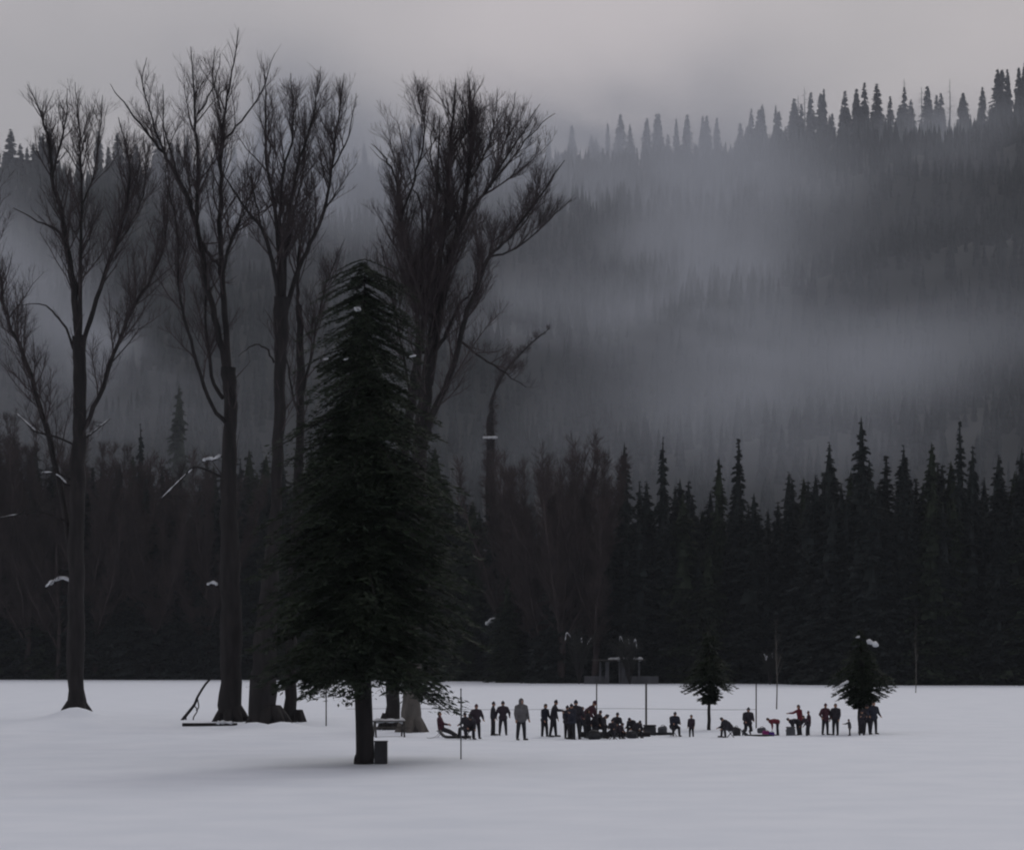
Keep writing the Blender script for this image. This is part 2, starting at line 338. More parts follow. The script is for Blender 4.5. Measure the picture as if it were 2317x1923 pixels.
# ------------------------------------------------------------------ bare broadleaf trees
def shoots(pts, rad, depth, rng, out, dens=1.0, spread=.6, up=.6, lenf=1.0, start=.25, tmin=.0055, zt=1e9):
    """side shoots along a polyline, recursively; every line goes to out"""
    seg = np.linalg.norm(np.diff(pts, axis=0), axis=1); cum = np.concatenate([[0], np.cumsum(seg)]); Lt = cum[-1]
    if Lt < .15: return
    n = rng.poisson(dens * Lt * (1 - start) * {3: 2.0, 2: 3.3, 1: 7.0}[depth])
    for s in start * Lt + (1 - start) * Lt * rng.random(n):
        i = min(np.searchsorted(cum, s) - 1, len(seg) - 1); i = max(i, 0); f = (s - cum[i]) / (seg[i] + 1e-9)
        p = pts[i] * (1 - f) + pts[i + 1] * f; r = rad[i] * (1 - f) + rad[i + 1] * f
        d = (pts[i + 1] - pts[i]) / (seg[i] + 1e-9); side = rng.normal(0, 1, 3); side[2] *= .4; side -= d * side.dot(d); side /= np.linalg.norm(side) + 1e-9
        nd = d * (1 - spread * .5) + side * spread * rng.uniform(.7, 1.4) + np.array([0, 0, up * rng.uniform(.4, 1)]); nd /= np.linalg.norm(nd)
        l = {3: rng.uniform(1.8, 4.8), 2: rng.uniform(.8, 2.1), 1: rng.uniform(.3, 1.0)}[depth] * lenf * (1.15 - .75 * s / Lt)
        m = {3: 6, 2: 5, 1: 3}[depth]; q = [p]
        for k in range(m - 1):
            nd = nd + rng.normal(0, .13, 3) + np.array([0, 0, .08 * up / .45]); nd /= np.linalg.norm(nd); q.append(q[-1] + nd * l / (m - 1))
        q = np.array(q)
        if q[:, 2].max() > zt + rng.exponential(.12): continue
        r0 = min(r * .6, {3: .045, 2: .018, 1: .009}[depth]); r0 = max(r0, tmin)
        rr = np.linspace(r0, max(tmin * .75, r0 * .25), m); out.append((q, rr, 4 if depth == 3 else 3))
        if depth > 1: shoots(q, rr, depth - 1, rng, out, dens, spread, up, lenf, .12, tmin, zt)
def smooth_line(pts, rad, sub=4, rng=None, jit=0.0):
    n = len(pts); t = np.arange(n); tt = np.linspace(0, n - 1, (n - 1) * sub + 1); o = []
    P_ = np.vstack([2 * pts[0] - pts[1], pts, 2 * pts[-1] - pts[-2]])
    for u in tt:
        i = min(int(u), n - 2); f = u - i; a, b_, c_, d_ = P_[i], P_[i + 1], P_[i + 2], P_[i + 3]
        o.append(.5 * ((2 * b_) + (-a + c_) * f + (2 * a - 5 * b_ + 4 * c_ - d_) * f * f + (-a + 3 * b_ - 3 * c_ + d_) * f ** 3))
    o = np.array(o); r = np.interp(tt, t, rad)
    if rng is not None and jit: o[1:-1] += rng.normal(0, jit, (len(o) - 2, 3)); r = r * (1 + rng.normal(0, .04, len(r)))
    return o, r
def snow_strip(pts, wdt, seed=0):
    """a lumpy ridge of snow lying along a branch"""
    rng = np.random.default_rng(seed); pts, r = smooth_line(np.array(pts), np.full(len(pts), wdt), 5)
    r = r * (.55 + .9 * rng.random(len(r))); r[0] *= .3; r[-1] *= .3; return (pts + np.array([0, 0, wdt * .4]), r, 8)
def bare_tree(name, D, base, limbs, label, seed, bark='bark', dens=1.0, snow=(), group=None, top_fuzz=1.0, lenf=1.0, extra=None):
    """limbs: lists of (x, y, width) photograph sightings; each limb leans its own way in depth"""
    rng = np.random.default_rng(seed); gp = G(base[0], base[1]); gp[2] = float(gz(gp[0], gp[1])) ; o = np.array([gp[0], D, gp[2] if abs(gp[1] - D) < 6 else 0.])
    t = empty(name, o); tr, tw, lb = [], [], []
    for li, lm in enumerate(limbs):
        n = len(lm); dep = 0 if li == 0 else rng.uniform(-1, 1) * 3.2
        y0 = lm[0][1]
        pts = np.array([P(a[0], a[1], D) - o for a in lm]); ln_ = np.linalg.norm(np.diff(pts, axis=0), axis=1).sum()
        f = np.linspace(0, 1, n); dy = dep * f * min(1, ln_ / 8)
        pts *= 1.0; pts[:, 1] += dy; pts[:, 0] *= 1.0
        sc_ = (D + dy) / D; pts[:, 0] = (pts[:, 0] + o[0]) * sc_ - o[0]; pts[:, 2] = (pts[:, 2] + o[2] - CAM_H) * sc_ + CAM_H - o[2]
        rad = np.array([a[2] for a in lm]) * mpx(D) * .5 * (.93 if li == 0 else .62)
        pp, rr = smooth_line(pts, rad, 4, rng, .03); 
        if li == 0: pp[0, 2] -= .3
        (tr if li == 0 else lb).append((pp, rr, 10 if li == 0 else 7))
        st = .62 if li == 0 else .12
        ztop = pp[:, 2].max() + (-.2 if li else 50)
        shoots(pp, rr, 3, rng, tw, dens * (1.1 if li else .5), lenf=lenf * (1 if ln_ > 6 else .6), start=st, zt=ztop)
        if li and ln_ > 5:                                   # a spray of finer shoots at the limb's end
            m = len(pp) // 2; shoots(pp[m:], rr[m:], 2, rng, tw, dens * 1.2 * top_fuzz, spread=.5, up=.9, lenf=1.2, start=0, zt=ztop)
    # flare and roots
    r0 = limbs[0][0][2] * mpx(D) * .5
    for k in range(7):
        a = k * .9 + rng.uniform(-.2, .2); d = np.array([math.cos(a), math.sin(a), 0])
        tr.append((np.array([d * r0 * .35 + [0, 0, .75], d * r0 * .8 + [0, 0, .3], d * r0 * 1.35 + [0, 0, -.12]]), np.array([r0 * .45, r0 * .42, r0 * .22]), 6))
    tube_obj('trunk', tr, M[bark], t); tube_obj('limbs', lb, M['bark'], t); tube_obj('crown', tw, M['twig'], t, False)
    for k, (pl, wd) in enumerate(snow):
        s = [P(a[0], a[1], D) - o for a in pl]; tp = np.array([[P(a[0], a[1], D)[0] - o[0], 0, P(a[0], a[1], D)[2] - o[2]] for a in limbs[0]])
        s2 = sorted(s, key=lambda q: -abs(q[0] - tp[2, 0])); e = s2[-1]; z_ = e[2] - .25 * abs(e[0]) - .3; root = np.array([np.interp(z_, tp[:, 2], tp[:, 0]), 0, z_])
        bl, br_ = smooth_line(np.array([q - [0, 0, wd * .35] for q in s2] + [(e + root) / 2 + [0, 0, .1], root]), np.linspace(.03, .07, len(s2) + 2)); bw = []; shoots(bl, br_, 2, rng, bw, .8, .8, .15, .9, 0)
        br = tube_obj('branch', [(bl, br_, 6)] + bw, M['bark'], t)
        sn = tube_obj('snow_patch', [snow_strip(s, wd * .62, seed + k)], M['clump'], br)
    tag(t, label, 'tree', group); return t

GB = 'tall bare trees standing on the field'
bare_tree('bare_tree', gD(1634), (173, 1634), [
    [(172, 1636, 60), (172, 1560, 44), (172, 1400, 42), (173, 1200, 40), (176, 1050, 37), (180, 940, 33), (181, 830, 32), (178, 760, 34)],
    [(178, 770, 28), (167, 650, 25), (152, 560, 22), (140, 480, 18), (122, 420, 15), (113, 330, 12), (103, 292, 9), (85, 240, 5), (62, 190, 2)],
    [(180, 770, 18), (182, 600, 13), (185, 470, 10), (183, 380, 8), (178, 280, 5), (170, 185, 2)],
    [(184, 790, 20), (212, 700, 17), (243, 605, 15), (272, 520, 12), (290, 440, 9), (292, 360, 6), (268, 265, 3)],
    [(184, 980, 18), (222, 900, 17), (258, 800, 15), (298, 700, 12), (342, 628, 9), (374, 550, 7), (380, 450, 5), (374, 350, 2)],
    [(172, 800, 12), (150, 745, 9), (125, 712, 7), (98, 688, 5), (50, 690, 2)],
    [(170, 1300, 22), (140, 1120, 22), (104, 965, 21), (78, 880, 19), (50, 795, 16), (20, 730, 13), (4, 660, 10), (-8, 560, 7), (-12, 430, 4), (-5, 330, 2)],
    [(152, 560, 12), (128, 520, 9), (85, 500, 6), (30, 470, 3)],
    [(118, 400, 9), (135, 330, 7), (150, 260, 5), (152, 200, 2)],
    [(183, 470, 7), (210, 400, 6), (225, 300, 4), (232, 215, 2)],
    [(262, 560, 8), (310, 480, 6), (330, 400, 4), (325, 300, 2)]],
    'bare tree on a snow mound, limbs spreading from one straight trunk', 101, snow=(
        ([(95, 1068), (118, 1068)], .07), ([(125, 1070), (138, 1080), (151, 1094)], .07), ([(103, 1328), (122, 1315), (145, 1308), (172, 1324)], .16), ([(38, 935), (60, 955), (82, 975)], .06), ([(200, 985), (225, 965), (250, 945)], .05), ([(0, 1170), (40, 1163), (90, 1158)], .04)), group=GB)
bare_tree('bare_tree', 131.0, (520, 1643), [
    [(520, 1645, 62), (521, 1540, 56), (522, 1400, 54), (520, 1240, 48), (519, 1100, 42), (521, 980, 34), (522, 900, 34), (517, 830, 38)],
    [(517, 850, 28), (492, 740, 25), (472, 660, 22), (456, 565, 20), (440, 495, 19), (422, 445, 17), (398, 395, 15), (370, 348, 13), (330, 297, 9), (280, 232, 5), (250, 190, 2)],
    [(447, 525, 14), (446, 440, 13), (447, 345, 11), (441, 280, 9), (439, 210, 6), (432, 105, 2)],
    [(517, 850, 26), (511, 740, 23), (503, 620, 20), (498, 500, 18), (499, 400, 15), (503, 300, 11), (514, 220, 8), (530, 140, 5), (540, 62, 2)],
    [(450, 535, 14), (472, 575, 14), (494, 600, 14), (502, 640, 14)],
    [(506, 610, 13), (525, 535, 11), (546, 492, 9), (560, 455, 7), (590, 390, 4), (600, 330, 2)],
    [(520, 960, 17), (480, 920, 15), (445, 820, 13), (418, 720, 11), (404, 640, 9), (401, 530, 7), (384, 430, 5), (378, 340, 2)],
    [(505, 900, 16), (480, 850, 14), (468, 720, 10), (460, 600, 6), (462, 520, 3)],
    [(503, 320, 9), (545, 275, 7), (590, 208, 5), (622, 120, 2)],
    [(445, 260, 8), (470, 220, 6), (492, 165, 4), (498, 120, 2)],
    [(375, 352, 9), (345, 270, 6), (322, 190, 4), (332, 130, 2)],
    [(400, 395, 8), (372, 290, 5), (368, 190, 2)],
    [(500, 250, 7), (480, 170, 5), (487, 110, 2)]],
    'tallest bare tree, forked into great limbs, its foot leftmost in the clump', 102, snow=(
        ([(458, 1042), (472, 1038), (485, 1038), (500, 1030)], .13), ([(366, 1126), (392, 1100), (415, 1078), (440, 1055)], .06), ([(468, 1323), (482, 1318), (493, 1324)], .13)), group=GB)
bare_tree('bare_tree', 128.5, (592, 1650), [
    [(594, 1650, 76), (595, 1560, 70), (600, 1450, 60), (612, 1300, 42), (624, 1150, 30), (630, 1000, 28), (633, 850, 29), (636, 740, 36), (638, 670, 40)],
    [(637, 700, 22), (616, 590, 16), (590, 512, 12), (556, 472, 10), (522, 418, 6), (500, 385, 2)],
    [(637, 690, 22), (629, 540, 16), (618, 455, 13), (602, 340, 9), (601, 245, 6), (598, 175, 2)],
    [(642, 690, 20), (645, 580, 16), (655, 480, 13), (672, 380, 11), (702, 285, 8), (722, 200, 4), (726, 150, 2)],
    [(648, 700, 20), (672, 618, 17), (702, 550, 15), (738, 464, 12), (752, 354, 8), (770, 240, 5), (779, 165, 2)],
    [(752, 380, 7), (790, 305, 5), (806, 210, 2)],
    [(640, 680, 16), (634, 440, 10), (660, 320, 8), (662, 240, 5), (658, 165, 2)],
    [(641, 600, 12), (668, 470, 8), (688, 360, 6), (690, 230, 2)],
    [(620, 820, 8), (600, 785, 7), (570, 782, 5), (540, 805, 2)],
    [(738, 468, 7), (765, 435, 4), (780, 420, 2)],
    [(590, 512, 8), (575, 440, 6), (560, 380, 3), (566, 320, 1)]],
    'bare tree whose slim trunk opens in a narrow fan, thickest foot of the clump', 103, snow=(([(580, 1535), (600, 1535)], .16),), group=GB)
bare_tree('bare_tree', 130.5, (656, 1648), [
    [(655, 1648, 34), (657, 1540, 30), (664, 1300, 26), (676, 1050, 23), (680, 900, 21), (679, 780, 19), (676, 690, 16)],
    [(676, 700, 13), (674, 620, 10), (680, 540, 7), (700, 450, 4), (705, 380, 2)],
    [(681, 900, 12), (706, 800, 9), (726, 690, 7), (750, 610, 4), (780, 540, 2)],
    [(679, 960, 10), (655, 850, 7), (640, 780, 4), (600, 700, 2)]],
    'thinnest of the bare trees, slender trunk at the right of the clump', 104, group=GB)
bare_tree('bare_tree', 121.0, (930, 1655), [
    [(930, 1656, 56), (931, 1560, 46), (935, 1400, 38), (942, 1200, 37), (952, 1000, 36), (964, 870, 30), (974, 770, 18), (984, 690, 5)],
    [(950, 900, 20), (944, 700, 17), (928, 610, 15), (912, 535, 13), (902, 470, 12), (897, 405, 9), (872, 357, 6), (840, 325, 2)],
    [(906, 500, 9), (930, 424, 8), (955, 346, 7), (960, 279, 5), (948, 225, 3), (940, 175, 2)],
    [(958, 800, 14), (956, 600, 10), (954, 465, 8), (930, 425, 4)],
    [(968, 870, 26), (985, 700, 24), (995, 580, 21), (1012, 450, 17), (1020, 330, 12), (1028, 240, 7), (1032, 178, 2)],
    [(972, 870, 27), (1006, 650, 25), (1034, 530, 22), (1056, 434, 18), (1066, 320, 13), (1066, 240, 7), (1057, 162, 2)],
    [(1036, 530, 14), (1070, 470, 12), (1108, 420, 10), (1172, 315, 6), (1222, 235, 2)],
    [(1100, 430, 8), (1150, 370, 6), (1203, 300, 4), (1256, 256, 2)],
    [(948, 1060, 22), (966, 985, 26), (988, 915, 26), (1025, 830, 22), (1052, 720, 19), (1080, 650, 16), (1108, 578, 13), (1156, 535, 10), (1229, 429, 6), (1278, 362, 2)],
    [(1108, 580, 9), (1170, 560, 7), (1240, 500, 4), (1300, 440, 1)],
    [(980, 800, 16), (1012, 750, 14), (1040, 688, 10), (1075, 655, 6)],
    [(1010, 460, 9), (985, 400, 7), (975, 330, 5), (985, 250, 2)],
    [(1068, 400, 9), (1100, 340, 7), (1120, 270, 4), (1125, 200, 2)],
    [(1062, 330, 9), (1050, 270, 6), (1040, 210, 2)],
    [(1110, 424, 7), (1150, 300, 5), (1165, 210, 2)],
    [(1040, 770, 10), (1080, 800, 8), (1130, 835, 6), (1190, 875, 3)],
    [(1156, 535, 8), (1200, 480, 5), (1235, 350, 2)]],
    'leaning bare tree with a dense bundle of limbs and a pale trunk foot', 105, 'pale_bark', 1.35, group=GB)
bare_tree('bare_tree', 123.5, (888, 1646), [
    [(888, 1646, 38), (889, 1560, 33), (895, 1300, 27), (912, 1050, 25), (935, 880, 22), (950, 780, 18), (968, 650, 14), (975, 520, 10), (990, 400, 6), (995, 260, 2)],
    [(930, 900, 10), (905, 760, 8), (880, 640, 5), (860, 540, 2)],
    [(968, 650, 9), (1000, 560, 7), (1040, 430, 5), (1085, 330, 3), (1100, 230, 1)]],
    'slimmer dark trunk standing close beside the pale leaning one', 106, group=GB)
# brown bare trees at the wood's edge, and the broken one
for k, (xs, yt, s) in enumerate([(1178, 1020, 1.0), (1268, 985, 1.15), (1345, 1060, 1.0), (1225, 1160, .8), (60, 930, 1.1), (130, 985, .9), (215, 1010, .9), (345, 1080, .8), (468, 1040, .9), (-10, 900, 1.0)]):
    rng = np.random.default_rng(300 + k); D = edge(xs) - 2; p = P(xs, yt, D); h = p[2]; t = empty('bare_tree', (p[0], D, 0)); tr, tw = [], []
    pp, rr = smooth_line(np.array([[0, 0, -.3], [.3, 0, h * .2], [-.2, .2, h * .45], [0, 0, h * .7]]), np.array([.55, .42, .3, .12]) * s, 4, rng, .05); tr.append((pp, rr, 8))
    for q in range(13):
        a = rng.uniform(0, 6.28); z0 = h * rng.uniform(.12, .5); l = (h - z0) * rng.uniform(.75, 1.0); ou = rng.uniform(.18, .5) * l
        lp = np.array([[0, 0, z0], [math.cos(a) * ou * .5, math.sin(a) * ou * .5, z0 + l * .35], [math.cos(a) * ou * .85, math.sin(a) * ou * .85, z0 + l * .7], [math.cos(a) * ou, math.sin(a) * ou, z0 + l]])
        pp, rr = smooth_line(lp, np.array([.2, .14, .09, .02]) * s, 3, rng, .12); tr.append((pp, rr, 5)); shoots(pp, rr, 2, rng, tw, 1.15, .7, .6, 2.3, .05, .02); shoots(pp, rr, 3, rng, tw, .22, .7, .6, 1.0, .1, .02)
    tube_obj('trunk', tr, M['thicket'], t); tube_obj('crown', tw, M['thicket'], t, False)
    tag(t, ['brown bare tree at the wood edge, nearest the green conifer', 'tallest brown bare tree in the hazy thicket beyond the people', 'brown bare tree at the right of the thicket, above the snowy shelter', 'low brown bare tree in front of the thicket',
            'dense brown bare tree behind the field at the far left', 'low brown bare tree behind the trunk on the snow mound',
            'brown bare tree between the mound trunk and the slim far spire', 'lowest brown bare tree right of the slim far spire', 'brown bare tree close left of the trunk clump, beyond the field', 'brown bare tree cut by the left edge of the view'][k], 'tree', 'brown bare trees at the wood edge')
D = 424.; p = P(1112, 1540, D); t = empty('broken_tree', (p[0], D, 0)); o = np.array([p[0], D, 0])
tube_obj('trunk', [(*smooth_line(np.array([P(a, b_, D) - o for a, b_ in ((1112, 1548), (1110, 1250), (1108, 990), (1113, 930), (1121, 880), (1141, 842))]), np.array([.8, .75, .72, .38, .2, .15]), 4, np.random.default_rng(3), .12), 9),
                   (*smooth_line(np.array([P(a, b_, D) - o for a, b_ in ((1121, 880), (1141, 842), (1170, 808), (1203, 775), (1244, 742))]), np.array([.3, .25, .2, .15, .05]), 4), 6)], M['bark'], t)
rng = np.random.default_rng(9); tw = []; shoots(np.array([P(a, b_, D) - o for a, b_ in ((1108, 1150), (1110, 1000), (1118, 900))]), np.array([.3, .3, .3]), 2, rng, tw, 2.5, 1.2, .2, 1.2, 0, .02)
shoots(np.array([P(a, b_, D) - o for a, b_ in ((1121, 880), (1141, 842), (1203, 775), (1244, 742))]), np.array([.25, .2, .15, .05]), 2, rng, tw, 1.6, .8, .5, 1.3, 0, .02)
tube_obj('crown', tw, M['twig'], t, False)
tube_obj('snow_patch', [snow_strip([P(a, 990, D - 1.2) - o for a in (1092, 1100, 1108, 1118, 1126)], .2, 4)], M['clump'], t)
tag(t, 'broken tree stub with a snow cap and one long thin side branch reaching right', 'tree')

# ------------------------------------------------------------------ the near conifer and the young ones
def near_conifer(xs, yb, yt, rad, nb, ns, seed, label, crown_base, size, snow=(), trunk_w=40, power=.45, **kw):
    D = gD(yb); b0 = GZ(xs, yb); h = P(xs, yt, D)[2] - b0[2]
    t = empty('conifer', b0); rng = np.random.default_rng(seed)
    v, q, ln = kites(h, rad, nb, ns, rng, z0=crown_base, power=power, size=size, **kw)
    link('crown', npmesh('near_crown', v, q), M['needle'], t)
    r = trunk_w * mpx(D) * .5; wob = rng.normal(0, .03, (7, 2)); wob[0] = 0
    zz = np.array([-.25, .12, .5, h * .2, h * .45, h * .75, h * .98])
    pp, rr = smooth_line(np.column_stack([wob, zz]), r * np.array([1.12, 1.04, .97, .85, .62, .3, .03]), 5)
    ln.append((pp, rr * (1 + .03 * rng.normal(0, 1, len(rr))), 14)); tube_obj('trunk', ln, M['bark'], t)
    for k, (pl, wd) in enumerate(snow):
        s = [P(a[0], a[1], D, a[2] if len(a) > 2 else -rad * .55) - b0 for a in pl]
        s = [np.array([q_[0] * 1.0, q_[1], q_[2]]) for q_ in s]
        tube_obj('snow_patch', [snow_strip(s, wd, seed + k)], M['clump'], t)
    tag(t, label, 'tree'); return t
near_conifer(824, 1722, 588, 2.5, 820, 170, 500, 'large dark green conifer with a bare lower trunk beside a square bin', .175, .44,
             snow=(([(808, 715), (815, 712), (821, 717)], .07), ([(930, 818), (945, 815)], .03), ([(738, 824), (750, 822)], .03), ([(783, 825), (795, 821)], .03)),
             trunk_w=44, power=.24, droop=.34, rag=.6, wide=.12, up=.12, td=.92)
near_conifer(1605, 1650, 1408, 1.45, 190, 50, 501, 'small young conifer on a thin bare stem, with people sitting at its foot', .25, .30, trunk_w=8, power=.85, droop=.12, up=.35, wide=.16, under=.3)
near_conifer(1948, 1656, 1420, 1.6, 240, 60, 502, 'young conifer topped with snow, growing beside the last standing people', .24, .30, trunk_w=14, power=.75, droop=.12, up=.35, wide=.16, under=.32,
             snow=(([(1955, 1450), (1968, 1456), (1982, 1462)], .11), ([(1893, 1552), (1905, 1545), (1915, 1540)], .06), ([(1930, 1442), (1940, 1440)], .04)))
# broad green conifers filling the middle of the wood edge
for xs, yt, D, wd, lab in ((985, 1010, 410, 1.5, 'broad green-black conifer rising behind the pale leaning trunk'), (1070, 1130, 400, 1.7, 'broad dark conifer at the bend of the wood edge, with a snowy bough'), (1150, 1300, 372, 1.6, 'low spreading dark conifer just left of the bare thicket'),
                           (700, 1060, 420, 1.6, 'broad dark conifer behind the trunk clump')):
    p = P(xs, yt, D); t = conifer_thing('conifer', FAR[2], M['needle'], (p[0], D, 0), p[2] / 34, lab, None, w=wd)
    if xs == 1070:
        o = np.array([p[0], D, 0]); sm = link('snow_patch', npmesh('bough_snow', *tubes([snow_strip([(P(a, b_, D, -13) - o) / (p[2] / 34) for a, b_ in ((1100, 1416), (1118, 1404), (1140, 1400), (1158, 1410), (1170, 1418))], .30, 8)]), None, True), M['clump'], t)
        sm.rotation_euler[2] = -t.rotation_euler[2]; sm.scale = (1 / wd, 1 / wd, 1)

# ------------------------------------------------------------------ field furniture
def fence():
    D = 128.; x0 = P(700, 1600, D)[0]; t = empty('wire_fence', (x0, D, float(gz(x0, D))))
    pts = [(738, 2.28, .035), (1044, 1.5, .03), (1350, 2.28, .035), (1462, 2.28, .055), (1711, 2.28, .035)]; o = Vector((x0, D, float(gz(x0, D))))
    wz = .86
    for xs, h, r in pts:
        p = P(xs, 1600, D); z = float(gz(p[0], D)); MB().cyl((p[0] - o.x, 0, z - .3 - o.z), (p[0] - o.x, 0, z + h - o.z), r, r * .9).build('post', M['wood'], t)
    xe = P(1711, 1600, D)[0]; X_ = np.linspace(x0 + 1.9, xe, 60); sag = .03 * np.sin(np.linspace(0, 12, 60))
    tube_obj('wire', [(np.stack([X_ - o.x, np.zeros(60), np.full(60, wz) + sag], -1), np.full(60, .010), 5)], M['metal'], t)
    tag(t, 'thin wire fence on tall slim posts running behind the people', 'fence')
fence()
p = GZ(1043, 1716); t = empty('pole', p); MB().cyl((0, 0, -.3), (0, 0, 2.45), .026, .022, 10).build('shaft', M['metal'], t); MB().cyl((0, 0, 2.45), (0, 0, 2.50), .034, .02, 10).build('cap', M['metal'], t)
tag(t, 'thin metal pole standing alone in the snow in front of the people', 'pole')
p = GZ(862, 1722); t = empty('litter_bin', p)
MB().box((0, 0, .37), (.44, .44, .74), bev=.02).build('body', M['dark'], t)
m_ = MB(); m_.box((0, 0, .765), (.48, .48, .05), bev=.02)
for a in (-.2, .2): m_.box((a, 0, .06), (.03, .46, .12))
m_.build('lid', M['dark'], t); tag(t, 'dark square litter bin in the snow against the conifer trunk', 'bin')
# leaning broken branch
D = gD(1640); t = empty('broken_branch', GZ(402, 1642)); o = np.array(t.location)
tube_obj('stem', [(*smooth_line(np.array([P(a, b_, D, c_) - o for a, b_, c_ in ((402, 1642, 0), (418, 1620, .1), (438, 1594, .2), (446, 1575, .25), (462, 1548, .4), (478, 1530, .5))]), np.array([.10, .085, .075, .065, .06, .05])), 8)], M['bark'], t)
tube_obj('side_branch', [(*smooth_line(np.array([P(a, b_, D, c_) - o for a, b_, c_ in l]), np.array([.035] * len(l))), 5) for l in
    ([(438, 1594, .2), (446, 1606, .1), (438, 1622, 0), (438, 1638, 0)], [(446, 1580, .2), (449, 1598, .1), (443, 1606, .1)], [(420, 1618, .1), (421, 1632, .1), (424, 1641, 0)], [(412, 1632, 0), (440, 1636, .3), (480, 1640, .4)], [(450, 1641, 0), (470, 1634, .1), (500, 1642, .2)])], M['bark'], t)
tag(t, 'broken branch leaning slantwise from the snow up towards the trunk clump', 'branch')
D = gD(1646); t = empty('log', GZ(470, 1646)); MB().cyl((-1.3, 0, .06), (1.5, .1, .08), .10, .08, 12).build('stem', M['bark'], t, True)
tube_obj('snow_patch', [snow_strip([np.array([.4, 0, .12]), np.array([.8, 0, .16]), np.array([1.3, .05, .12])], .09, 2)], M['clump'], t)
tag(t, 'fallen log at the foot of the trunk clump, partly covered in snow', 'log')
def picnic_table(xs, ys, label, rz=.15):
    t = empty('picnic_table', GZ(xs, ys), rz)
    m = MB(); [m.box((0, -.28 + .14 * k, .72), (1.8, .13, .04)) for k in range(5)]; m.build('table_top', M['wood'], t)
    for s in (-1, 1):
        m = MB(); [m.box((0, s * (.62 + .14 * k), .43), (1.8, .13, .04)) for k in range(2)]; m.build('seat', M['wood'], t)
        m = MB()
        for q in (-1, 1): m.cyl((s * .65, q * .2, .70), (s * .65, q * .62, 0), .04, .04, 8)
        m.box((s * .65, 0, .39), (.05, 1.5, .08)); m.build('leg_frame', M['wood'], t)
    tube_obj('snow_patch', [snow_strip([np.array([-.7, 0, .7]), np.array([0, .05, .7]), np.array([.75, 0, .7])], .11, 5)], M['clump'], t)
    tag(t, label, 'picnic table'); return t
picnic_table(880, 1664, 'snow-dusted wooden picnic table between the conifer trunk and the pale leaning trunk')
def log_bench(xs, ys, ln, label, r=.19, rz=0.):
    t = empty('log_bench', GZ(xs, ys), rz)
    m = MB(); m.cyl((-ln / 2, 0, r * .9), (ln / 2, 0, r * .95), r, r * .88, 16); m.build('log', M['bark'], t, False)
    for s in (-1, 1): MB().cyl((s * (ln / 2 + .004), 0, r * .92), (s * (ln / 2 + .016), 0, r * .92), r * .8, r * .8, 16).build('cut_end', M['wood'], t)
    tag(t, label, 'bench', 'log benches among the people'); return t
log_bench(1392, 1664, 3.2, 'dark log bench behind the dense seated group', .13, .07)
def stool(loc, h, label):
    t = empty('camp_stool', loc); MB().box((0, 0, h), (.36, .32, .03)).build('seat', M['dark'], t)
    for sx in (-1, 1):
        for sy in (-1, 1): MB().cyl((sx * .14, sy * .12, h), (-sx * .16, sy * .14, 0), .012, .012, 8).build('leg', M['metal'], t)
    tag(t, label, 'stool', 'camp stools under the seated people')
def sled(xs, ys, label, c, rz=0):
    t = empty('sled', GZ(xs, ys), rz); u = np.linspace(0, 1, 14); n = 9; X_, Z_ = -.7 + 1.4 * u, .03 + .28 * np.clip((.22 - u) / .22, 0, 1) ** 2 * 1.0
    vs = np.stack([np.repeat(X_, n), np.tile(np.linspace(-.25, .25, n), 14), np.repeat(Z_, n) + np.tile(.10 * np.abs(np.linspace(-1, 1, n)) ** 4, 14)], -1); b = (np.arange(13)[:, None] * n + np.arange(n - 1)).ravel()
    o_ = link('hull', npmesh('hull', vs, np.stack([b, b + n, b + n + 1, b + 1], -1), None, True), M[c], t); o_.modifiers.new('thickness', 'SOLIDIFY').thickness = .02
    tube_obj('pull_rope', [(*smooth_line(np.array([[-.68, 0, .3], [-.9, .05, .08], [-1.1, -.1, .02], [-1.3, .1, .03]]), np.full(4, .010)), 5)], M['wood'], t); tag(t, label, 'sled', 'sleds lying on the snow')
sled(1486, 1660, 'dark sled lying on the snow between the cooler and the broad seated adult', 'dark', .1)
sled(1712, 1662, 'dark sled right of the kneeling person, beside the magenta bag', 'dark', .2)
sled(1030, 1668, 'dark sled at the feet of the person with outstretched legs', 'dark', -.1)
def cooler(xs, ys, w, d, h, label, c='cooler', rz=0):
    t = empty('cooler', GZ(xs, ys), rz); MB().box((0, 0, h * .42), (w, d, h * .84), bev=.03).build('body', M[c], t)
    MB().box((0, 0, h * .93), (w * 1.05, d * 1.05, h * .15), bev=.02).build('lid', M[c], t)
    MB().cyl((-w * .53, -d * .3, h * .6), (-w * .53, d * .3, h * .6), .018).build('handle', M['metal'], t); tag(t, label, 'cooler', 'coolers on the snow'); return t
cooler(1470, 1661, .58, .4, .5, 'dark cooler with a flat lid at the foot of the thick fence post', 'dark')
cooler(1789, 1662, .40, .36, .46, 'grey cooler on the snow under the two people bending over')
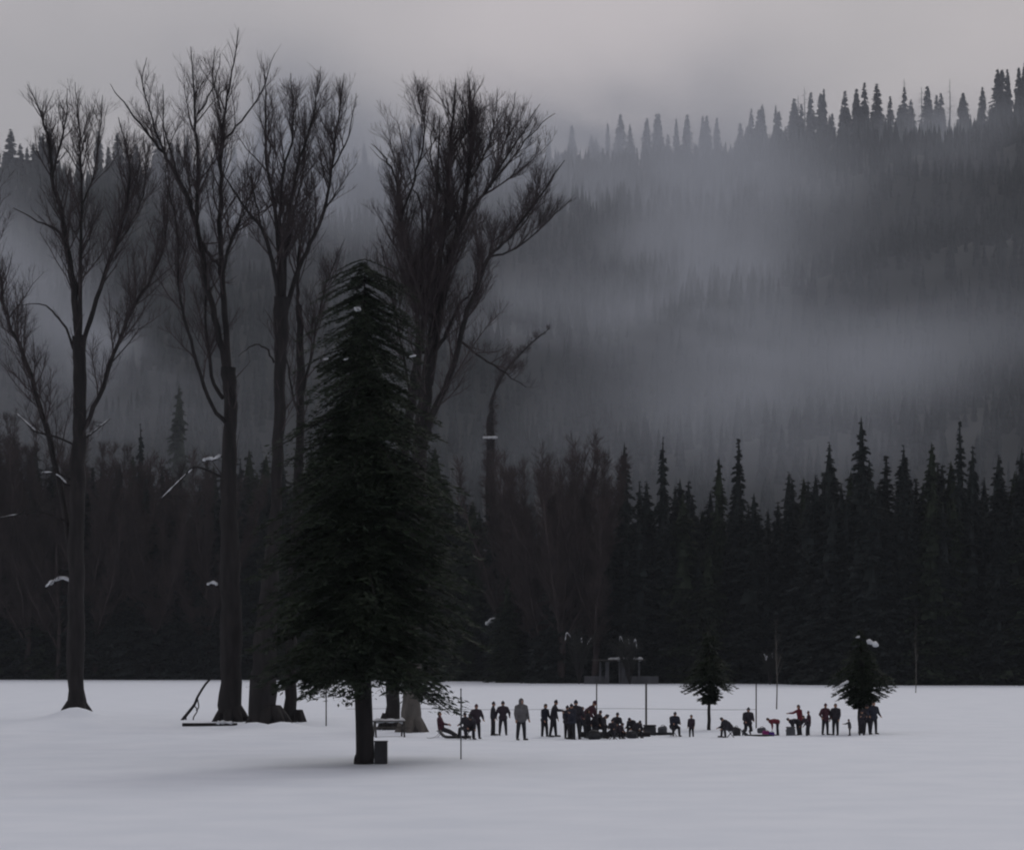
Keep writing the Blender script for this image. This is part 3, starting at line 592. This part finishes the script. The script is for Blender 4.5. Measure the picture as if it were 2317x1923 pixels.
def sack(name, xs, ys, w, h, label, mt, cat='bag', group=None, seed=0, dz=0):
    rng = np.random.default_rng(seed); b_ = bmesh.new(); bmesh.ops.create_icosphere(b_, subdivisions=4, radius=1)
    for v_ in b_.verts:
        c_ = v_.co; n_ = 1 + .10 * math.sin(c_.x * 5 + seed) + .08 * math.sin(c_.y * 7 + c_.z * 5 + seed); sg = lambda a: math.copysign(abs(a) ** .7, a)
        v_.co = Vector((sg(c_.x) * w / 2 * n_, sg(c_.y) * w * .32 * n_, max(sg(c_.z), -.85) * h / 2 * n_ + h * .42))
    me = bpy.data.meshes.new(name); b_.to_mesh(me); b_.free(); me.polygons.foreach_set('use_smooth', np.ones(len(me.polygons), bool))
    p = GZ(xs, ys); p[2] += dz; t = empty(name, p, rng.uniform(-.3, .3)); link('body', me, mt, t)
    tube_obj('strap', [(*smooth_line(np.array([[-w * .3, 0, h * .75], [-w * .1, -.02, h * 1.05], [w * .15, 0, h * 1.03], [w * .3, 0, h * .75]]), np.full(4, .013)), 6)], M['dark'], t)
    tag(t, label, cat, group)
sack('backpack', 1500, 1660, .42, .40, 'small grey backpack on the snow between cooler and seated adult', M['cooler'], 'backpack')
sack('backpack', 1666, 1661, .36, .46, 'dark backpack between the crouching person and the kneeling one', M['dark'], 'backpack', seed=3)
sack('bag', 1733, 1661, .34, .24, 'magenta bag lying on the snow left of the bending person in red', M['magenta'], seed=4)
sack('bag', 1746, 1662, .26, .20, 'small purple bag beside the magenta one', M['purple'], seed=5)
sack('bag', 1724, 1656, .40, .30, 'pale bundle behind the magenta bag', M['greypaint'], seed=6)
sack('bag', 1430, 1668, .5, .34, 'dark sack in front of the log bench, near its right end', M['dark'], seed=7)
sack('bag', 1345, 1670, .7, .42, 'large dark sack in front of the leaning person', M['dark'], seed=8)
# shelter / notice board at the wood edge
D = 352.; p = P(1400, 1545, D); t = empty('shelter', (p[0], D, 0)); s = mpx(D)
for dx in (-42, -26, 2, 10, 46): MB().box((dx * s, 0, 1.55), (.55 if dx in (-26, 10) else .28, .3, 3.1), bev=.03).build('post', M['greypaint'], t)
MB().box((-52 * s, .25, .55), (52 * s, .14, 1.1)).build('panel', M['greypaint'], t); MB().box((52 * s, .25, .55), (76 * s, .14, 1.1)).build('panel', M['greypaint'], t)
tube_obj('snow_patch', [snow_strip([np.array([x_, -.3, 3.42]) for x_ in (-1.5, .3, 2.0, 3.4)], .22, 6)], M['clump'], t)
m_ = MB()
m_.box((0, -.6, 3.35), (7.6, 1.7, .14), 0, 0); m_.box((0, .9, 3.35), (7.6, 1.4, .14)); m_.build('roof', M['wood'], t)
tag(t, 'low grey timber shelter with posts and side panels at the wood edge', 'shelter')
def frosted_bush(xs, ys_top, D, h_w, label, seed, n=900):
    rng = np.random.default_rng(seed); p = P(xs, ys_top, D); h = p[2]; t = empty('bush', (p[0], D, 0)); ln = []
    for k in range(26):
        a = rng.uniform(0, 6.28); q = np.array([math.cos(a), math.sin(a), 0]) * h_w * rng.uniform(.2, 1)
        ln.append((*smooth_line(np.array([[0, 0, -.1], q * .4 + [0, 0, h * .5], q * .9 + [0, 0, h * rng.uniform(.75, 1)], q * 1.15 + [0, 0, h * rng.uniform(.7, .95)]]), np.array([.06, .045, .03, .015]), 3, rng, .06), 4))
    tw = []; [shoots(l[0], l[1], 2, rng, tw, .9, .8, .2, .8, .3, .012) for l in ln]
    tube_obj('stem', ln, M['bark'], t); tube_obj('twigs', tw, M['under'], t, False); sn = []
    for l in ln[:3]:
        e = l[0][-5:]; sn.append(snow_strip(list(e[::2] + [0, 0, .05]), .06, seed))
    tube_obj('snow_patch', sn, M['wood'] if False else M['clump'], t); tag(t, label, 'bush', 'snow-dusted bushes at the wood edge')
frosted_bush(1425, 1440, 349, 3.0, 'arching snow-dusted bush over the grey shelter', 71)
frosted_bush(1310, 1420, 352, 3.2, 'wide arching bush with snowy stems left of the shelter', 72)
frosted_bush(1742, 1475, 345, 1.6, 'small snow-dusted bush behind the thin sapling', 73)
frosted_bush(1850, 1475, 343, 2.2, 'snow-dusted bush left of the snow-topped young conifer', 74)
def thin_sapling(xs, yb, yt, label, seed, nbr=26):
    D = gD(yb); t = empty('sapling', GZ(xs, yb)); h = P(xs, yt, D)[2]; rng = np.random.default_rng(seed); pp, rr = smooth_line(np.array([[0, 0, -.2], [.04, 0, h * .3], [-.05, 0, h * .6], [0, 0, h]]), np.array([.05, .04, .03, .008]), 5)
    tw = []; shoots(pp, rr, 2, rng, tw, 1.3, .5, .9, .7, .3, .006); tube_obj('trunk', [(pp, rr, 7)], M['pale_bark'], t); tube_obj('crown', tw, M['pale_bark'], t, False); tag(t, label, 'sapling')
thin_sapling(1757, 1603, 1375, 'thin leafless sapling behind the bending person in red', 81)
thin_sapling(2072, 1566, 1370, 'pale thin sapling far off at the field edge, right of all the people', 82)

# ------------------------------------------------------------------ people
def remesh(lines, voxel, name, smooth=6):
    b_ = bmesh.new()
    for p0, r0, p1, r1 in lines:
        p0, p1 = Vector(p0), Vector(p1); d = p1 - p0; q = d.to_track_quat('Z', 'Y').to_matrix().to_4x4() if d.length > 1e-5 else Matrix.Identity(4)
        nn = 12; rings = []
        prof = [(math.sin(a) * r0, -math.cos(a) * r0) for a in (0.35, .8, 1.2, 1.571)] + [(math.cos(a) * r1, d.length + math.sin(a) * r1) for a in (0, .4, .8, 1.22)]
        for rr, z in prof: rings.append([b_.verts.new(Matrix.Translation(p0) @ q @ Vector((rr * math.cos(2 * math.pi * k / nn), rr * math.sin(2 * math.pi * k / nn), z))) for k in range(nn)])
        for a_, c_ in zip(rings, rings[1:]):
            for k in range(nn): b_.faces.new((a_[k], a_[(k + 1) % nn], c_[(k + 1) % nn], c_[k]))
        b_.faces.new(rings[0][::-1]); b_.faces.new(rings[-1])
    me = bpy.data.meshes.new(name); b_.to_mesh(me); b_.free(); o = bpy.data.objects.new('tmp', me); col.objects.link(o)
    md = o.modifiers.new('r', 'REMESH'); md.mode = 'VOXEL'; md.voxel_size = voxel; md.use_smooth_shade = True
    sm = o.modifiers.new('s', 'SMOOTH'); sm.iterations = smooth; sm.factor = .5
    dg = bpy.context.evaluated_depsgraph_get(); out = bpy.data.meshes.new_from_object(o.evaluated_get(dg)); out.name = name
    bpy.data.objects.remove(o); bpy.data.meshes.remove(me); return out
def rot(v, ax, deg): return Matrix.Rotation(R(deg), 3, ax) @ v
POSES = dict(
    stand=dict(), relaxed=dict(lt=(4, 5), rt=(-2, 6), la=(8, 12), ra=(4, 14), le=18, re=12),
    pockets=dict(lt=(0, 7), rt=(0, 7), la=(-12, 26), ra=(-12, 26), le=62, re=62), crossed=dict(la=(30, 8), ra=(30, 8), le=95, re=95, lt=(0, 5), rt=(0, 5)),
    stride=dict(lt=(22, 4), rt=(-18, 4), lk=8, rk=14, la=(-18, 8), ra=(20, 8), le=25, re=35, lean=5),
    reach=dict(la=(10, 10), ra=(70, 18), le=15, re=25, lean=8, lt=(8, 6), rt=(-8, 6)), wide=dict(lt=(0, 16), rt=(0, 6), la=(10, 16), ra=(10, 12), le=30, re=30, lean=6),
    lean=dict(lean=38, lt=(20, 6), rt=(8, 6), lk=16, rk=6, la=(50, 10), ra=(46, 10), le=30, re=35, head=-15),
    sit=dict(lean=14, lt=(80, 9), rt=(84, 12), lk=82, rk=76, la=(32, 8), ra=(36, 8), le=60, re=55), lounge=dict(lean=-8, lt=(74, 6), rt=(70, 8), lk=14, rk=8, la=(20, 10), ra=(28, 8), le=50, re=45),
    hunch=dict(lean=42, lt=(84, 10), rt=(86, 12), lk=88, rk=84, la=(52, 6), ra=(55, 6), le=50, re=60, head=10), crouch=dict(lean=36, lt=(112, 14), rt=(108, 12), lk=132, rk=128, la=(60, 10), ra=(64, 10), le=40, re=35),
    bend=dict(lean=80, lt=(6, 8), rt=(-4, 8), lk=6, rk=4, la=(62, 8), ra=(50, 8), le=20, re=25, head=-25),
    kneel=dict(lean=8, lt=(20, 9), rt=(16, 9), lk=104, rk=100, la=(22, 10), ra=(18, 12), le=55, re=50))
def person(xs, yb, yt, pose, yaw, jc, tc_, label, hat=None, bulk=1.0,  hood=False, kid=False, vox=.020, dxm=0.):
    bulk *= 1.17; D = gD(yb); want = (yb - yt) * mpx(D); q = dict(lean=0, lt=(0, 5), rt=(0, 5), lk=3, rk=3, la=(4, 10), ra=(4, 10), le=12, re=12, head=0); q.update(POSES[pose])
    hd = 1.18 if kid else 1.0
    Vc = Vector; pel = Vc((0, 0, 0)); lean = lambda v: rot(v, 'X', q['lean'])       # forward is -Y
    th, shn, ft, ua, fa = .43, .42, .20, .29, .26
    body, jack, trou, boots, joints = [], [], [], [], {}
    ch = lean(Vc((0, 0, .26))); sh = lean(Vc((0, 0, .50))); nk = lean(Vc((0, -.01, .565))); hc = nk + rot(lean(Vc((0, -.02, .145 * hd))), 'X', q['head'])
    up = (hc - nk).normalized(); fw = rot(lean(Vc((0, -1, 0))), 'X', q['head']); rt_ = Vc((1, 0, 0))
    body += [(pel + Vc((-.07, 0, 0)), .115, pel + Vc((.07, 0, 0)), .115), (pel, .12, ch, .115), (ch + Vc((-.05, 0, 0)), .115, sh + Vc((-.07, 0, -.07)), .10), (ch + Vc((.05, 0, 0)), .115, sh + Vc((.07, 0, -.07)), .10), (sh + Vc((-.13, 0, -.02)), .065, sh + Vc((.13, 0, -.02)), .065),
             (sh, .06, nk + up * .04, .053), (hc + up * .03 * hd - fw * .012, .092 * hd, hc - up * .02 * hd - fw * .005, .085 * hd), (hc - up * .04 * hd + fw * .02, .062 * hd, hc - up * .085 * hd + fw * .045, .034 * hd),
             (hc + up * .01 + fw * .085 * hd, .013, hc - up * .03 + fw * .105 * hd, .016), (hc - up * .055 * hd + fw * .075 * hd, .018, hc - up * .06 * hd + fw * .08 * hd, .02)]
    for s in (-1, 1): body += [(hc + rt_ * s * .088 * hd + up * .01, .018, hc + rt_ * s * .09 * hd - up * .03, .014)]
    jack += [(pel + Vc((-.08, 0, -.03)), .135 * bulk, pel + Vc((.08, 0, -.03)), .135 * bulk), (pel + Vc((0, 0, 0)), .15 * bulk, ch, .145 * bulk), (ch + Vc((-.06, 0, 0)), .138 * bulk, sh + Vc((-.08, 0, -.07)), .118 * bulk), (ch + Vc((.06, 0, 0)), .138 * bulk, sh + Vc((.08, 0, -.07)), .118 * bulk),
             (sh + Vc((-.13, 0, -.02)), .088 * bulk, sh + Vc((.13, 0, -.02)), .088 * bulk), (sh, .09, nk + up * .02, .075)]
    if hood: jack += [(nk - fw * .03, .09, hc - fw * .035 + up * .01, .118 * hd), (hc - fw * .03 + up * .05 * hd, .108 * hd, hc - fw * .03, .11 * hd)]
    fingers = []
    for s, lt, lk, la, le in ((-1, q['rt'], q['rk'], q['ra'], q['re']), (1, q['lt'], q['lk'], q['la'], q['le'])):
        hp = pel + Vc((s * .095, 0, -.03)); d = rot(rot(Vc((0, 0, -1)), 'Y', -s * lt[1]), 'X', -lt[0]); kn = hp + d * th
        d2 = rot(rot(Vc((0, 0, -1)), 'Y', -s * lt[1] * .5), 'X', -lt[0] + lk); an = kn + d2 * shn
        tdir = rot(Vc((s * .18, -1, 0)), 'X', max(-30, min(60, (-lt[0] + lk) * (1 if pose in ('kneel', 'lounge') else .1)))).normalized(); toe = an + tdir * ft + Vc((0, 0, -.045)); heel = an - tdir * .04 + Vc((0, 0, -.045))
        body += [(hp, .092, kn, .058), (kn, .058, an, .040), (heel, .036, toe, .034)]
        trou += [(hp, .118, kn, .088), (kn, .086, an + (kn - an) * .10, .070)]
        boots.append([(an + (kn - an) * .30, .062, an, .056), (an, .052, heel, .048), (heel, .048, an + tdir * ft * .6 + Vc((0, 0, -.045)), .047), (an + tdir * ft * .6 + Vc((0, 0, -.047)), .047, toe, .040)])
        sp = sh + Vc((s * .21, 0, -.03)); d = lean(rot(rot(Vc((0, 0, -1)), 'Y', -s * la[1]), 'X', -la[0])); el = sp + d * ua
        inw = -s * (10 if le > 40 else 2); d2 = lean(rot(rot(rot(Vc((0, 0, -1)), 'Y', -s * la[1] * .6 - inw * 1.2), 'X', -la[0] - le), 'Z', 0)); wr = el + d2 * fa
        body += [(sp, .052, el, .041), (el, .041, wr, .028), (wr, .030, wr + d2 * .075, .036)]
        jack += [(sp, .078 * bulk, el, .064 * bulk), (el, .064 * bulk, wr - d2 * .01, .048)]
        sx = d2.cross(Vc((0, 1, .2))).normalized()
        for k in range(4):
            b0 = wr + d2 * .095 + sx * (k - 1.5) * .020; l = (.030, .036, .034, .026)[k]; bend = d2 + (-fw * 0 + Vc((0, .35, -.2))) * .3
            fingers.append((np.array([b0, b0 + d2 * l, b0 + d2 * l + bend.normalized() * l * .9]), np.array([.0095, .009, .007]), 6))
        b0 = wr + d2 * .03 + sx * .034 * -s; fingers.append((np.array([b0, b0 + (d2 + sx * -s * .9).normalized() * .035, b0 + (d2 + sx * -s * .35).normalized() * .065]), np.array([.0115, .0105, .008]), 6))
    trou += [(pel + Vc((-.07, 0, 0)), .128, pel + Vc((.07, 0, 0)), .128)]
    zmin = min(min(p0[2] - r0, p1[2] - r1) for bt in boots for p0, r0, p1, r1 in bt); zmin = min(zmin, pel.z - .15 if pose in ('sit', 'lounge', 'hunch') and False else zmin)
    zmax = max(hc.z + .03 + .092 * hd + .02, pel.z + .17, sh.z + .12); seat = {'lounge': .20}.get(pose)
    if seat is not None: zmin = min(zmin, pel.z - .15 - seat)
    s_ = want / (zmax - zmin); mlist = lambda L_: [(Vc(a) * s_, r0 * s_, Vc(b__) * s_, r1 * s_) for a, r0, b__, r1 in L_]
    off = Vc((0, 0, -zmin * s_)); sh_ = lambda L_: [(a + off, r0, b__ + off, r1) for a, r0, b__, r1 in mlist(L_)]
    bm_ = remesh(sh_(body), vox * s_, 'person_body', 3)
    fv, fq = tubes([(f[0] * s_ + np.array(off), f[1] * s_, f[2]) for f in fingers]); b2 = bmesh.new(); b2.from_mesh(bm_); vs = [b2.verts.new(v_) for v_ in fv]
    for f in fq: b2.faces.new([vs[k] for k in f])
    b2.to_mesh(bm_); b2.free()
    base = GZ(xs, yb); c = Vc((hc.x, hc.y, 0)) * s_; c.rotate(Matrix.Rotation(yaw, 3, 'Z')); base = base - np.array([c.x * (0 if dxm is None else 1), 0, 0])
    if pose in ('sit', 'hunch', 'lounge'):
        hp_ = Vc((0, .04, 0)) * s_; hp_.rotate(Matrix.Rotation(yaw, 3, 'Z')); stool(base + np.array([hp_.x, hp_.y, 0]), max(.1, (-zmin - .135) * s_), STOOLS.pop(0))
    o = link('person', bm_, M['skin'], None, base); o.rotation_euler[2] = yaw; tag(o, label, 'person', 'people gathered on the snow')
    link('jacket', remesh(sh_(jack), .024 * s_, 'jacket', 4), cloth(jc), o); link('trousers', remesh(sh_(trou), .022 * s_, 'trousers', 3), cloth(tc_), o)
    for bt in boots: link('boot', remesh(sh_(bt), .017 * s_, 'boot', 2), M['boot'], o)
    if not hood:
        if hat: link('hat', remesh(sh_([(hc + up * .045 * hd - fw * .014, .098 * hd, hc + up * .035 * hd - fw * .012, .101 * hd), (hc + up * .14 * hd, .025, hc + up * .15 * hd, .028)]), .02 * s_, 'hat', 2), cloth(hat), o)
        else: link('hair', remesh(sh_([(hc + up * .035 * hd - fw * .02, .099 * hd, hc - up * .02 * hd - fw * .035, .088 * hd)]), .02 * s_, 'hair', 2), M['hair'], o)
    return o
BK, NV, PL, GY, RD, MR = (.017, .016, .022), (.014, .016, .026), (.024, .017, .025), (.075, .075, .08), (.095, .012, .022), (.038, .013, .021)
STOOLS = ['low stool under the person with outstretched legs', 'camp stool under the small figure near the thin metal pole', 'camp stool under the small person low in front of the log bench', 'camp stool under the huddled person in plum', 'camp stool under the person bent double beside the one in plum', 'camp stool under the figure bent low next to the stooping person',
          'camp stool under the seated person whose head stands highest', 'camp stool under the lowest huddled figure beside the cooler', 'camp stool under the round-backed figure at the end of the log', 'camp stool under the broad seated adult by the fence post', 'camp stool under the person crouched by the young conifer stem']
TB, TG = (.013, .013, .017), (.022, .022, .027)
person(995, 1664, 1603, 'lounge', 1.45, MR, TB, 'person in a dark red jacket sitting low with legs stretched out to the right', None)
person(1052, 1668, 1608, 'sit', -.6, BK, TB, 'small dark figure seated just left of the person with a red collar', BK)
person(1078, 1669, 1590, 'pockets', .25, PL, TB, 'person in a plum jacket with elbows out, next to the thin metal pole', MR, 1.08)
person(1117, 1660, 1583, 'relaxed', 1.5, BK, TB, 'slim person standing side-on, left of a pair apart from the crowd', BK, .9)
person(1138, 1660, 1582, 'pockets', 3.14, PL, TB, 'person with hands in jacket pockets and feet apart, seen from behind', BK, 1.05)
person(1180, 1672, 1577, 'relaxed', .5, GY, TB, 'large person in a light grey hooded jacket, nearest of all', None, 1.18, True)
person(1235, 1664, 1586, 'wide', .9, NV, TB, 'person with wide planted legs, standing close beside another with arm out', None, .98)
person(1258, 1664, 1580, 'reach', 1.35, BK, TB, 'person holding an arm out to the right beside the wide-legged one', BK, .98)
person(1284, 1668, 1592, 'relaxed', 2.4, BK, TB, 'dark figure at the left end of the dense group', BK, 1.1)
person(1303, 1669, 1580, 'pockets', 3.0, BK, TG, 'tall dark person at the back left of the dense group', NV, 1.15)
person(1318, 1664, 1592, 'crossed', 0, NV, TB, 'person with folded arms half hidden behind the dense group', None, .95)
person(1345, 1666, 1580, 'lean', 1.2, MR, TB, 'person in a maroon jacket stooping to the right over the log bench', MR, 1.1)
person(1293, 1670, 1588, 'crossed', -.8, NV, TB, 'broad person with folded arms at the front left of the dense group', NV, 1.15)
person(1331, 1668, 1600, 'relaxed', 1.9, BK, TB, 'shorter dark person in the gap left of the stooping one', None, 1.05)
person(1358, 1668, 1603, 'lean', 1.0, BK, TG, 'dark person bending behind the stooping one in maroon', BK, 1.2)
person(1385, 1670, 1624, 'sit', -.3, BK, TB, 'small person seated low in front of the log bench', NV, 1.1)
person(1408, 1669, 1632, 'hunch', .9, PL, TB, 'small huddled person in plum in front of the log bench', PL, 1.15)
person(1065, 1670, 1614, 'hunch', .3, BK, TB, 'person bent double between the seated one and the one in plum', BK, 1.2)
person(1950, 1661, 1602, 'crossed', .2, BK, TB, 'shorter person with folded arms left of the young conifer trunk', BK, 1.1)
person(1372, 1668, 1612, 'hunch', 1.3, BK, TB, 'dark figure bent low, next to the stooping person in maroon', BK, 1.15)
person(1397, 1664, 1607, 'sit', .4, BK, TB, 'seated dark person whose head stands highest by the log bench', BK, .95)
person(1447, 1667, 1626, 'hunch', .6, BK, TB, 'lowest huddled figure between the round-backed one and the cooler', NV, 1.15)
person(1424, 1665, 1619, 'hunch', -.7, BK, TG, 'huddled round-backed figure at the right end of the log bench', BK, 1.2)
person(1527, 1663, 1607, 'sit', .3, NV, TB, 'broad seated adult right of the thick fence post', BK, 1.25)
person(1564, 1663, 1610, 'stand', -.5, PL, TB, 'small child standing beside the broad seated adult', None, 1.05, False, True)
person(1633, 1665, 1618, 'hunch', -1.2, BK, TG, 'person crouched forward at the foot of the young conifer stem', BK, 1.25)
person(1693, 1660, 1596, 'kneel', .2, BK, TB, 'person kneeling upright between the dark backpack and the bright bags', NV, 1.15)
person(1806, 1660, 1590, 'reach', -1.2, RD, TB, 'person in a bright red jacket standing and reaching down beside the cooler', None, .95)
person(1829, 1660, 1603, 'relaxed', -1.5, MR, TB, 'shorter person in dark red standing behind the one in bright red', MR, 1.0)
person(1737, 1661, 1620, 'bend', -1.5, RD, TB, 'person in red bent flat at the waist, head to the left above the bright bags', None, 1.05)
person(1783, 1661, 1619, 'bend', -1.35, BK, TB, 'person in black bent at the waist behind the one in red', BK, 1.1)
person(1817, 1662, 1612, 'lean', -1.2, PL, TB, 'stooping person in plum between the two standing in red', None, 1.05)
person(1868, 1660, 1588, 'pockets', .5, MR, TB, 'person in a wine-coloured jacket, left of a close pair', MR, 1.05)
person(1890, 1660, 1587, 'relaxed', -.6, BK, TB, 'taller dark person on the right of the close pair', None, 1.1)
person(1920, 1660, 1622, 'reach', -1.3, (.05, .05, .058), TG, 'little child in grey reaching out, between the close pair and the young conifer', None, 1.1, False, True)
person(1962, 1658, 1590, 'relaxed', 2.9, BK, TB, 'dark person standing right against the young conifer trunk', BK, 1.1)
person(1977, 1659, 1584, 'pockets', .4, NV, TB, 'last person on the right, one elbow sticking out', None, 1.1)

# ------------------------------------------------------------------ mist hanging over the slope
bpy.ops.mesh.primitive_cube_add(size=1); mo = bpy.context.object; mo.name = 'mist'; mo.location = (0, 870, 205); mo.scale = (1500, 900, 405); tag(mo, kind='stuff')
mm = bpy.data.materials.new('mist'); mm.use_nodes = True; t = mm.node_tree; t.nodes.clear(); N, L = t.nodes.new, t.links.new
out = N('ShaderNodeOutputMaterial'); pv = N('ShaderNodeVolumePrincipled'); pv.inputs['Color'].default_value = (.70, .755, .85, 1); pv.inputs['Anisotropy'].default_value = 0.15
L(pv.outputs['Volume'], out.inputs['Volume']); ge = N('ShaderNodeNewGeometry')
def math_(op, a, b_=None, clamp=False):
    n = N('ShaderNodeMath'); n.operation = op; n.use_clamp = clamp
    for k, v_ in enumerate((a, b_)):
        if v_ is None: continue
        if isinstance(v_, (int, float)): n.inputs[k].default_value = v_
        else: L(v_, n.inputs[k])
    return n.outputs[0]
no = N('ShaderNodeTexNoise'); no.inputs['Scale'].default_value = 1.0; no.inputs['Detail'].default_value = 5.0; no.inputs['Roughness'].default_value = .5; no.inputs['Distortion'].default_value = .9
mp = N('ShaderNodeMapping'); mp.inputs['Scale'].default_value = (.017, .007, .026); mp.inputs['Rotation'].default_value = (0, R(-22), 0); L(ge.outputs['Position'], mp.inputs['Vector']); L(mp.outputs['Vector'], no.inputs['Vector'])
nz = N('ShaderNodeMapRange'); nz.inputs['From Min'].default_value = .36; nz.inputs['From Max'].default_value = .66; nz.inputs['To Min'].default_value = .0; nz.inputs['To Max'].default_value = 2.1; L(no.outputs['Fac'], nz.inputs['Value'])
# banks of mist: (column, row of the photograph, distance, radii x y z in metres, strength)
BANKS = [(1270, 415, 1000, 220, 240, 70, 1.9), (1560, 410, 1000, 220, 240, 80, 1.15), (690, 470, 1000, 190, 240, 120, 3.6), (1490, 525, 900, 130, 200, 75, .9), (1650, 620, 850, 170, 200, 85, 1.0), (1120, 775, 800, 150, 180, 50, 1.2),
         (1500, 745, 800, 220, 180, 85, 1.1), (2030, 815, 600, 300, 120, 65, .8), (1640, 860, 570, 260, 100, 75, 1.3), (1750, 1010, 490, 700, 50, 60, .35), (80, 900, 560, 300, 100, 60, .8), (50, 630, 850, 120, 220, 80, .9), (290, 850, 760, 110, 200, 80, 2.0),
         (2160, 335, 1050, 150, 220, 40, .8), (1100, 330, 1100, 260, 220, 70, .8), (520, 420, 1100, 200, 200, 90, .8), (2120, 290, 1260, 130, 60, 60, 2.6), (1500, 310, 1250, 170, 60, 50, 1.7), (1260, 300, 1250, 190, 60, 55, 2.6)]
tot = None
for xs, ys, D, rx, ry, rz, s in BANKS:
    p = P(xs, ys, D); vm = N('ShaderNodeVectorMath'); vm.operation = 'SUBTRACT'; L(ge.outputs['Position'], vm.inputs[0]); vm.inputs[1].default_value = tuple(p)
    vd = N('ShaderNodeVectorMath'); vd.operation = 'DIVIDE'; L(vm.outputs[0], vd.inputs[0]); vd.inputs[1].default_value = (rx * mpx(D), ry, rz * mpx(D))
    ln = N('ShaderNodeVectorMath'); ln.operation = 'DOT_PRODUCT'; L(vd.outputs[0], ln.inputs[0]); L(vd.outputs[0], ln.inputs[1])
    e = math_('MULTIPLY', math_('EXPONENT', math_('MULTIPLY', ln.outputs['Value'], -1.0)), s); tot = e if tot is None else math_('ADD', tot, e)
sz_ = N('ShaderNodeSeparateXYZ'); L(ge.outputs['Position'], sz_.inputs[0]); low = math_('MULTIPLY', math_('EXPONENT', math_('MULTIPLY', sz_.outputs[2], -.0085)), .17)
top = math_('MULTIPLY', math_('SUBTRACT', math_('ADD', math_('MULTIPLY', sz_.outputs[1], .19), 60.0), sz_.outputs[2]), .028, True)      # the mist's upper side, parallel to the slope
dens = math_('MULTIPLY', math_('MULTIPLY', math_('ADD', tot, low), top), math_('MULTIPLY', nz.outputs[0], .0044))
L(dens, pv.inputs['Density']); mo.data.materials.append(mm); mm.cycles.volume_step_rate = .9

# ------------------------------------------------------------------ thin even haze in the air of the whole valley
bpy.ops.mesh.primitive_cube_add(size=1); ho = bpy.context.object; ho.name = 'haze'; ho.location = (0, 1300, 212); ho.scale = (5400, 3700, 440); tag(ho, kind='stuff')
hm = bpy.data.materials.new('haze'); hm.use_nodes = True; t = hm.node_tree; t.nodes.clear(); N, L = t.nodes.new, t.links.new
out = N('ShaderNodeOutputMaterial'); pv = N('ShaderNodeVolumePrincipled'); pv.inputs['Color'].default_value = (.86, .92, 1.0, 1); pv.inputs['Density'].default_value = .00005
L(pv.outputs['Volume'], out.inputs['Volume']); ho.data.materials.append(hm)
